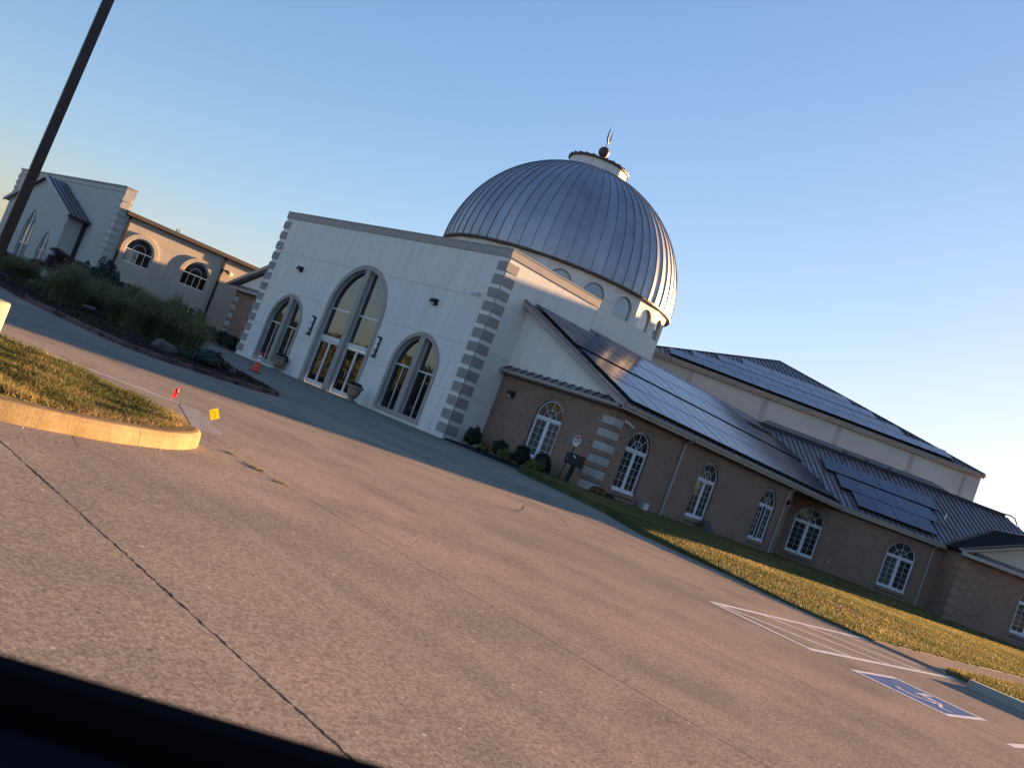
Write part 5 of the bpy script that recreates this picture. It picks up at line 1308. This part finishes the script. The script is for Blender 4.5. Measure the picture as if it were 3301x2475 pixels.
MB().add(yp, [(j * 7 + i, j * 7 + i + 1, (j + 1) * 7 + i + 1, (j + 1) * 7 + i) for j in range(6) for i in range(6)]).build('flag', M['yelf'], yf, smooth=True, recalc=False)
ik = MB()
def ybar(f0, f1, g0, g1): ik.add([ypt(f0, g0, .002), ypt(f1, g0, .002), ypt(f1, g1, .002), ypt(f0, g1, .002)], [(0, 1, 2, 3)])
ybar(.37, .45, .22, .31); ybar(.36, .44, .72, .80)
for k in range(7): ybar(.39, .41, .33 + k * .055, .36 + k * .055); ybar(.50, .53, .24 + k * .075, .29 + k * .075); ybar(.45, .465, .33 + k * .06, .37 + k * .06)
for k in range(5): ybar(.68, .70, .30 + k * .07, .345 + k * .07); ybar(.74, .75, .34 + k * .08, .38 + k * .08)
for k in range(6): ybar(.20, .212, .26 + k * .08, .31 + k * .08)
ik.build('print', M['ink'], yf, recalc=False)

# ================================================================== BEDS: SHRUBS, SIGN, BOXES
sg_ = 'round clipped shrubs below the brick gable'
shrub('round_shrub', 32.25, 34.05, .08, .40, .92, M['leafD'], 'round dark shrub nearest the white block corner', group=sg_, n=3400, size=.068)
shrub('round_shrub', 32.25, 32.05, .08, .36, .82, M['leafD'], 'dark upright shrub with wispy top, second from the white block', group=sg_, n=3600, size=.05, lump=.35)
shrub('round_shrub', 32.30, 30.55, .08, .38, .95, M['leafD'], 'round dark shrub under the gable window', group=sg_, n=3400, size=.068)
shrub('round_shrub', 32.30, 29.20, .08, .40, .92, M['leafD'], 'round dark shrub just right of the gable window', group=sg_, n=3400, size=.068)
shrub('low_shrub', 31.85, 32.75, .07, .30, .40, M['leafY'], 'small yellow green shrub left of the second dark shrub', n=1100, size=.06, cat='shrub', core=False)
shrub('low_shrub', 31.85, 31.20, .07, .36, .52, M['leafY'], 'loose yellow green shrub left of the window shrub', n=1200, size=.06, core=False)
shrub('low_shrub', 31.65, 28.95, .07, .42, .58, M['leafY'], 'bright yellow green shrub in front of the last round shrub', n=1700, size=.06, core=False)
mm = thing('chrysanthemum', (33.0, 26.15, .06), 'orange flowering chrysanthemum mound at the brick corner', 'flowers')
leaf_cloud(mm, 'foliage', (33.0, 26.15, .28), (.36, .36, .26), 1800, .05, M['leafD'], .1)
d_ = rng.normal(size=(1500, 3)); d_ /= np.linalg.norm(d_, axis=1, keepdims=True); d_ = d_[d_[:, 2] > .15]
leaf_mesh('blooms', np.array((33.0, 26.15, .28)) + d_ * np.array((.39, .39, .29)), d_, .045, M['leafO'], mm, elong=1.0)
mm2 = thing('chrysanthemum', (33.45, 25.85, .06), 'darker rust chrysanthemum mound just right of the orange one', 'flowers')
leaf_cloud(mm2, 'foliage', (33.45, 25.85, .24), (.30, .30, .22), 1200, .05, M['leafR'], .1)
sn = thing('yard_sign', (32.2, 27.75, .08), 'octagonal red and white security sign on a thin black stake', 'sign')
MB().tube([(32.2, 27.95, .05), (32.2, 27.60, 2.0)], .028, 6).build('stake', M['dark'], sn)
FS = Fr((32.17, 27.58, 2.14), Vector((.16, 1, 0)).normalized(), Vector((-1, .16, 0)).normalized())
oc = [(.275 * math.cos(math.pi / 8 + i * math.pi / 4), .275 * math.sin(math.pi / 8 + i * math.pi / 4)) for i in range(8)]
MB().prism(FS, oc, .0, .02).build('sign_board', M['signw'], sn)
MB().prism(FS, [p for p in [(.245 * math.cos(math.pi / 8 + i * math.pi / 4), .245 * math.sin(math.pi / 8 + i * math.pi / 4)) for i in range(8)] if p[1] > .05] , .021, .024).build('red_band', M['signr'], sn)
ik = MB()
for k, (x0, x1) in enumerate(((-.05, .16), (-.02, .17), (-.03, .18))):
    x_ = x0
    while x_ < x1: wd_ = random.uniform(.02, .05); ik.box(FS, x_, min(x_ + wd_, x1), .021, .023, .035 - k * .055, .06 - k * .055); x_ += wd_ + .01
ik.box(FS, -.17, -.09, .021, .023, -.03, .06)
ik.build('print', M['dark'], sn)
mx = thing('notice_box', (32.35, 27.35, .08), 'black double box on a leaning black post beside the brick corner', 'post box')
m_ = MB(); sq_tube(m_, Vector((32.35, 27.55, .0)), Vector((32.2, 27.30, 1.1)), .075); m_.build('post', M['dark'], mx)
FMx = Fr((32.1, 27.3, 1.30), Vector((.10, 1, 0)).normalized(), Vector((-1, .10, 0)).normalized())
MB().box(FMx, .02, .47, -.16, .12, -.24, .26).build('box', M['dark'], mx); MB().box(FMx, -.50, .0, -.16, .16, -.27, .28).build('box', M['dark'], mx)
MB().box(FMx, -.16, -.04, .162, .167, .15, .19).box(FMx, -.22, -.14, .162, .167, .09, .16).box(FMx, .28, .32, .121, .126, -.05, -.01).build('decal', M['reflw'], mx)
eb2 = thing('utility_box', (37.2, 26.4, .15), 'grey metal utility box on the brick wall near the grass', 'utility box')
MB().box(WA, 36.95, 37.50, .10, .42, .22, .62).build('box', M['conc'], eb2); MB().box(WA, 37.06, 37.42, .42, .44, .26, .58).build('cover', M['alu'], eb2)
MB().box(WA, 37.02, 37.10, .0, .40, .10, .22).box(WA, 37.50, 37.58, .1, .2, .3, .4).build('conduit', M['dark'], eb2)
bx = thing('leaning_panel', (43.0, 26.3, .1), 'dark grey panel leaning against the brick wall below the second side window', 'panel')
MB().add([(42.62, 26.05, .12), (43.42, 26.05, .10), (43.30, 26.72, .78), (42.55, 26.72, .78), (42.62, 26.10, .12), (43.42, 26.10, .10), (43.30, 26.77, .78), (42.55, 26.77, .78)], [(0, 1, 2, 3), (4, 5, 6, 7), (0, 1, 5, 4), (1, 2, 6, 5), (2, 3, 7, 6), (3, 0, 4, 7)]).build('board', M['panel'], bx)
ot = thing('outdoor_outlet', FB.p(21.74, 0, .92), 'small grey outlet box on the angled brick wall between its windows', 'outlet')
MB().box(FB, 21.66, 21.82, 0, .08, .86, .98).build('cover', M['conc'], ot); MB().box(FB, 21.69, 21.79, .08, .11, .89, .95).build('lid', M['alu'], ot)

# ================================================================== ISLAND PLANTING
def fountain(x_, y_, z_, r_, h_, label, n=5000):
    t = thing('fountain_grass', (x_, y_, z_), label, 'ornamental grass', 'fountain grass clumps on the island')
    th = rng.uniform(0, 2 * math.pi, n); el_ = rng.uniform(.15, 1.0, n) ** .7; rr_ = r_ * el_ * rng.uniform(.25, 1.35, n) * (1 + .25 * np.sin(th * 3 + x_)); hh = h_ * (1.05 - .35 * el_) * rng.uniform(.4, 1.25, n) * (1 + .15 * np.sin(th * 5 + y_))
    nb = 6; sx, sy_, sh_ = rng.normal(0, .42 * r_, nb), rng.normal(0, .42 * r_, nb), rng.uniform(.62, 1.12, nb); wh = rng.integers(0, nb, n)
    hh = hh * sh_[wh]; rr_ = rr_ * .78 * sh_[wh]
    b0 = np.c_[x_ + sx[wh] + .12 * r_ * rng.normal(size=n), y_ + sy_[wh] + .12 * r_ * rng.normal(size=n), np.full(n, z_)]
    K_ = 4; wd = .008; q = np.c_[-np.sin(th), np.cos(th), np.zeros(n)]
    V = np.zeros((n, 2 * K_ + 1, 3))
    for k in range(K_ + 1):
        f = k / K_; fz = 1 - (1 - f) ** 2.1; droop = .28 * (f ** 4) * el_
        P = b0 + np.c_[np.cos(th) * rr_ * f ** 1.35, np.sin(th) * rr_ * f ** 1.35, hh * (fz - droop)]
        if k < K_: V[:, 2 * k] = P - q * wd * (1 - f * .6); V[:, 2 * k + 1] = P + q * wd * (1 - f * .6)
        else: V[:, 2 * K_] = P
    off = np.array(LOC[t.name]); nv = 2 * K_ + 1
    faces = []
    base = np.arange(n)[:, None] * nv
    quads = np.concatenate([base + np.array([2 * k, 2 * k + 1, 2 * k + 3, 2 * k + 2]) for k in range(K_ - 1)])
    tris = base + np.array([2 * K_ - 2, 2 * K_ - 1, 2 * K_])
    me = bpy.data.meshes.new('blades'); me.vertices.add(n * nv); me.vertices.foreach_set('co', (V - off).ravel())
    li = np.concatenate([quads.ravel(), tris.ravel()]); me.loops.add(len(li)); me.loops.foreach_set('vertex_index', li)
    ls = np.concatenate([np.arange(len(quads)) * 4, len(quads) * 4 + np.arange(len(tris)) * 3]); me.polygons.add(len(ls)); me.polygons.foreach_set('loop_start', ls); me.update(calc_edges=True)
    me.materials.append(M['gfount']); o_ = bpy.data.objects.new('blades', me); COL.objects.link(o_); o_.parent = t; LOC[o_.name] = Vector(off)
    # airy seed heads
    m2 = n // 5; th = rng.uniform(0, 2 * math.pi, m2); el_ = rng.uniform(.1, .95, m2)
    w2 = rng.integers(0, nb, m2); P = np.c_[x_ + sx[w2] + np.cos(th) * r_ * el_ * .8, y_ + sy_[w2] + np.sin(th) * r_ * el_ * .8, z_ + h_ * sh_[w2] * (1.05 - .40 * el_) * rng.uniform(.8, 1.15, m2)]
    leaf_mesh('seed_heads', P, np.c_[np.cos(th), np.sin(th), rng.uniform(-.3, .3, m2)], .035, M['gfount'], t, elong=3.2)
fountain(14.3, 39.2, .15, 1.35, 1.25, 'wide dark fountain grass clump behind the middle boulder', 11000)
fountain(15.5, 37.3, .16, 1.15, 1.1, 'dark fountain grass clump filling the gap behind the middle boulder', 8000)
fountain(13.1, 31.9, .18, 1.35, 1.32, 'tall fountain grass clump left of the near pair', 11000)
fountain(13.75, 30.1, .18, 1.2, 1.42, 'large olive fountain grass clump nearest the drive tip', 12000)
fountain(13.7, 46.2, .18, 1.1, 1.0, 'fountain grass clump at far left before the porch windows', 7000)
fountain(14.5, 42.0, .18, 1.0, .9, 'low yellowish fountain grass clump beneath the maroon maple', 7000)
def conifer(x_, y_, z_, label):
    t = thing('pine_shrub', (x_, y_, z_), label, 'pine', )
    pts = []; nr = []
    for k in range(64):
        th = random.uniform(0, 2 * math.pi); rr_ = random.uniform(0, 1) ** .6 * 1.65; tx, ty = x_ + rr_ * math.cos(th), y_ + rr_ * math.sin(th)
        top = z_ + 2.35 * (1 - (rr_ / 2.0) ** 2) * random.uniform(.75, 1.08); m = 230
        f = rng.uniform(0, 1, m); zz = top - f * 1.1 * random.uniform(.8, 1.2); rad_ = .06 + .30 * f ** .8; an = rng.uniform(0, 2 * math.pi, m)
        P = np.c_[tx + rad_ * np.cos(an), ty + rad_ * np.sin(an), np.maximum(zz, z_ + .05)]; pts.append(P); nr.append(np.c_[np.cos(an), np.sin(an), .6 * np.ones(m)])
    leaf_mesh('needles', np.concatenate(pts), np.concatenate(nr) + rng.normal(scale=.4, size=(64 * 230, 3)), .055, M['leafP'], t, elong=2.4)
    MB().tube([(x_, y_, z_ - .05), (x_ + .05, y_, z_ + 1.2)], [.08, .04], 7).build('trunk', M['bark'], t)
conifer(18.5, 49.4, .15, 'dark upright mugo pine standing before the grey annex wall')
mp_ = thing('maple_shrub', (18.25, 55.3, .15), 'low maroon japanese maple with layered branches beside the pine', 'maple')
for k in range(26):
    th = random.uniform(0, 2 * math.pi); rr_ = random.uniform(.1, 1.15); zc = random.uniform(.95, 2.1) - .25 * (rr_ / 1.2); rx = random.uniform(.35, .65)
    leaf_cloud(mp_, 'leaf_layer', (18.25 + rr_ * math.cos(th), 55.3 + rr_ * math.sin(th), zc), (rx, rx, .16), 420, .055, M['leafR'], .3, .8)
    MB().tube([(18.25, 55.3, .7), (18.25 + rr_ * math.cos(th) * .6, 55.3 + rr_ * math.sin(th) * .6, zc - .1), (18.25 + rr_ * math.cos(th), 55.3 + rr_ * math.sin(th), zc)], [.035, .02, .01], 5).build('branch', M['bark'], mp_)
MB().tube([(18.25, 55.3, .1), (18.25, 55.3, .8)], .06, 7).build('trunk', M['bark'], mp_)
shrub('dark_shrub', 13.9, 49.6, .15, .75, .85, M['leafD'], 'dark shrub at far left beside the lamp post', n=4500, size=.06)
shrub('low_shrub', 12.8, 39.6, .12, .5, .35, M['leafY'], 'low yellow green ground plant right of the flat boulder', n=1200, size=.06, core=False)
shrub('juniper', 13.15, 25.45, .12, .62, .34, M['leafP'], 'low spreading juniper before the end boulder', n=3200, size=.05, lump=.4)
shrub('barberry', 13.75, 26.45, .12, .36, .40, M['leafR'], 'small maroon barberry beside the end boulder', n=1500, size=.045, lump=.4)
for k, (x_, y_, r_, h_, lab) in enumerate(((31.9, 62.9, .55, .92, 'leftmost green bush below the pale quoins'), (32.4, 61.9, .60, .95, 'middle green bush below the left gable wall'), (32.5, 60.6, .60, .85, 'right green bush tucked beside the entrance block'), (31.6, 61.6, .45, .60, 'low green bush in front of the other two'), (31.9, 59.3, .55, .75, 'small green bush against the entrance block quoins'))):
    shrub('green_bush', x_, y_, .03, r_, h_, M['leafP'], lab, n=3000, size=.06, group='bushes below the left gable', lump=.4)
def boulder(x_, y_, z_, sx, sy, sz, rot, label, seed):
    rs = random.Random(seed); bm = bmesh.new(); bmesh.ops.create_icosphere(bm, subdivisions=4, radius=1)
    dirs = [(Vector((rs.gauss(0, 1), rs.gauss(0, 1), rs.gauss(0, .8))).normalized(), rs.uniform(.70, .92)) for _ in range(13)]
    for v in bm.verts:
        d_ = v.co.normalized(); r_ = 1.0
        for q, lim in dirs:
            dt = d_.dot(q)
            if dt * r_ > lim: r_ = lim / dt
        r_ += .018 * math.sin(d_.x * 11 + seed) * math.sin(d_.y * 13) + .012 * math.sin(d_.z * 23 + d_.x * 17)
        v.co = Vector((d_.x * r_ * sx, d_.y * r_ * sy, d_.z * r_ * sz))
    bmesh.ops.rotate(bm, verts=bm.verts, matrix=Matrix.Rotation(rot, 3, 'Z')); me = bpy.data.meshes.new('boulder'); bm.to_mesh(me); bm.free(); me.materials.append(M['rock'])
    me.polygons.foreach_set('use_smooth', [True] * len(me.polygons))
    o_ = bpy.data.objects.new('boulder', me); COL.objects.link(o_); o_.location = (x_, y_, z_); LOC[o_.name] = Vector((x_, y_, z_)); tag(o_, label, 'boulder', 'boulders on the island'); return o_
boulder(11.85, 41.2, .10, .46, .30, .15, -.8, 'flat brown boulder with a ledge at the far left of the island', 3)
boulder(13.60, 36.3, .14, .36, .26, .22, -.7, 'rounded brown boulder before the wide fountain grass', 5)
boulder(12.1, 26.1, .16, .42, .36, .26, -.8, 'rounded grey brown boulder near the kerb, right of the tall grass', 8)
boulder(14.5, 26.65, .10, .28, .24, .24, -.5, 'small dark boulder at the pointed end of the island', 11)
sc_ = thing('ribbon_marker', FT.p(31.0, .25, 1.0), 'small orange ribbon seen above the fountain grass', 'ribbon')
MB().tube([FT.p(30.98, -.0, .95), FT.p(31.04, .02, 1.08), FT.p(30.99, .03, 1.18)], .03, 5).build('ribbon', M['orange'], sc_)

# ================================================================== TREES ACROSS THE STREET (mirrored in the glass)
spots = [(-16 + random.uniform(-3, 3), 70 + k * 6.2 + random.uniform(-1.5, 1.5)) for k in range(16)] + [(-14 + k * 9.0 + random.uniform(-2, 2), -46 + random.uniform(-4, 4)) for k in range(24)]  # second row added unseen to darken reflections in the brick wing windows
words = ['one', 'two', 'three', 'four', 'five', 'six', 'seven', 'eight', 'nine', 'ten', 'eleven', 'twelve', 'thirteen', 'fourteen', 'fifteen', 'sixteen', 'seventeen', 'eighteen', 'nineteen', 'twenty', 'twenty one', 'twenty two', 'twenty three', 'twenty four']
for k, (x_, y_) in enumerate(spots):
    h_ = random.uniform(8, 9.5) if k < 4 else random.uniform(4.6, 6.6) if k < 16 else random.uniform(11, 16)
    t = thing('street_tree', (x_, y_, 0), ('tree beyond the left end of the drive, outside the picture, %s in its row' if k < 16 else 'tree across the street behind the viewer, outside the picture, %s in its row') % words[k if k < 16 else k - 16], 'tree', 'trees around the lot outside the picture')
    MB().tube([(x_, y_, -.05), (x_ + .1, y_, h_ * .3), (x_, y_ + .2, h_ * .6)], [.25, .18, .08], 8).build('trunk', M['bark'], t)
    for j in range(8):
        leaf_cloud(t, 'crown', (x_ + random.uniform(-2.8, 2.8), y_ + random.uniform(-2.8, 2.8), h_ * (.12, .16, .3, .35, .5, .6, .66, .7)[j]), (3.0, 3.0, h_ * .26), 650, .6, M['tree'], .3)

# ================================================================== CAR DOOR SILL AT LOWER LEFT
d1 = Vector((0.3626, 0.8625, -0.3529)); d2 = Vector((0.6450, 0.6806, -0.3476))
d1 = (fw * 3048.1 + rt * (0 - 1650.5) - up * (2113 - 1237.5)).normalized(); d2 = (fw * 3048.1 + rt * (1139 - 1650.5) - up * (2436 - 1237.5)).normalized()
C1 = Vector((0, 0, 1.35)); P1, P2 = C1 + d1 * .66 - Vector((0, 0, .003)), C1 + d2 * .60 - Vector((0, 0, .005))
ax = (P2 - P1).normalized(); Pa, Pb2 = P1 - ax * 1.0, P2 + ax * .9
bk = Vector((ax.y, -ax.x, 0)).normalized()
if bk.dot(-(P1 - C1)) < 0: bk = -bk                     # horizontal, towards the car interior
cd = thing('car_door', tuple(P1), 'black car door window ledge, out of focus at the lower left corner', 'car')
def sweep(sec, name, material):
    mb = MB(); m = len(sec); vs = [p + bk * b_ + Vector((0, 0, z_)) for p in (Pa, Pb2) for b_, z_ in sec]
    mb.add(vs, [(k, (k + 1) % m, m + (k + 1) % m, m + k) for k in range(m)] + [tuple(range(m)), tuple(range(m, 2 * m))]); mb.build(name, material, cd)
sweep([(-.03, -.05), (-.025, -.008), (-.012, 0), (.006, -.002), (.014, -.015), (.014, -.05)], 'window_seal', M['carblk'])
sweep([(.015, -.03), (.03, -.026), (.07, -.034), (.12, -.06), (.14, -.12), (.15, -.35), (.0, -.35)], 'door_panel', M['carpan'])
sweep([(-.03, -.052), (.0, -.052), (.0, -.5), (-.05, -.5), (-.07, -.2)], 'outer_skin', M['carblk'])

# ================================================================== SCALE TO METRES
seen = set()
for o in sc.objects:
    if o in (cam, sun): continue
    o.location = o.location * K
    if o.type == 'MESH' and o.data.name not in seen:
        seen.add(o.data.name); o.data.transform(Matrix.Scale(K, 4))
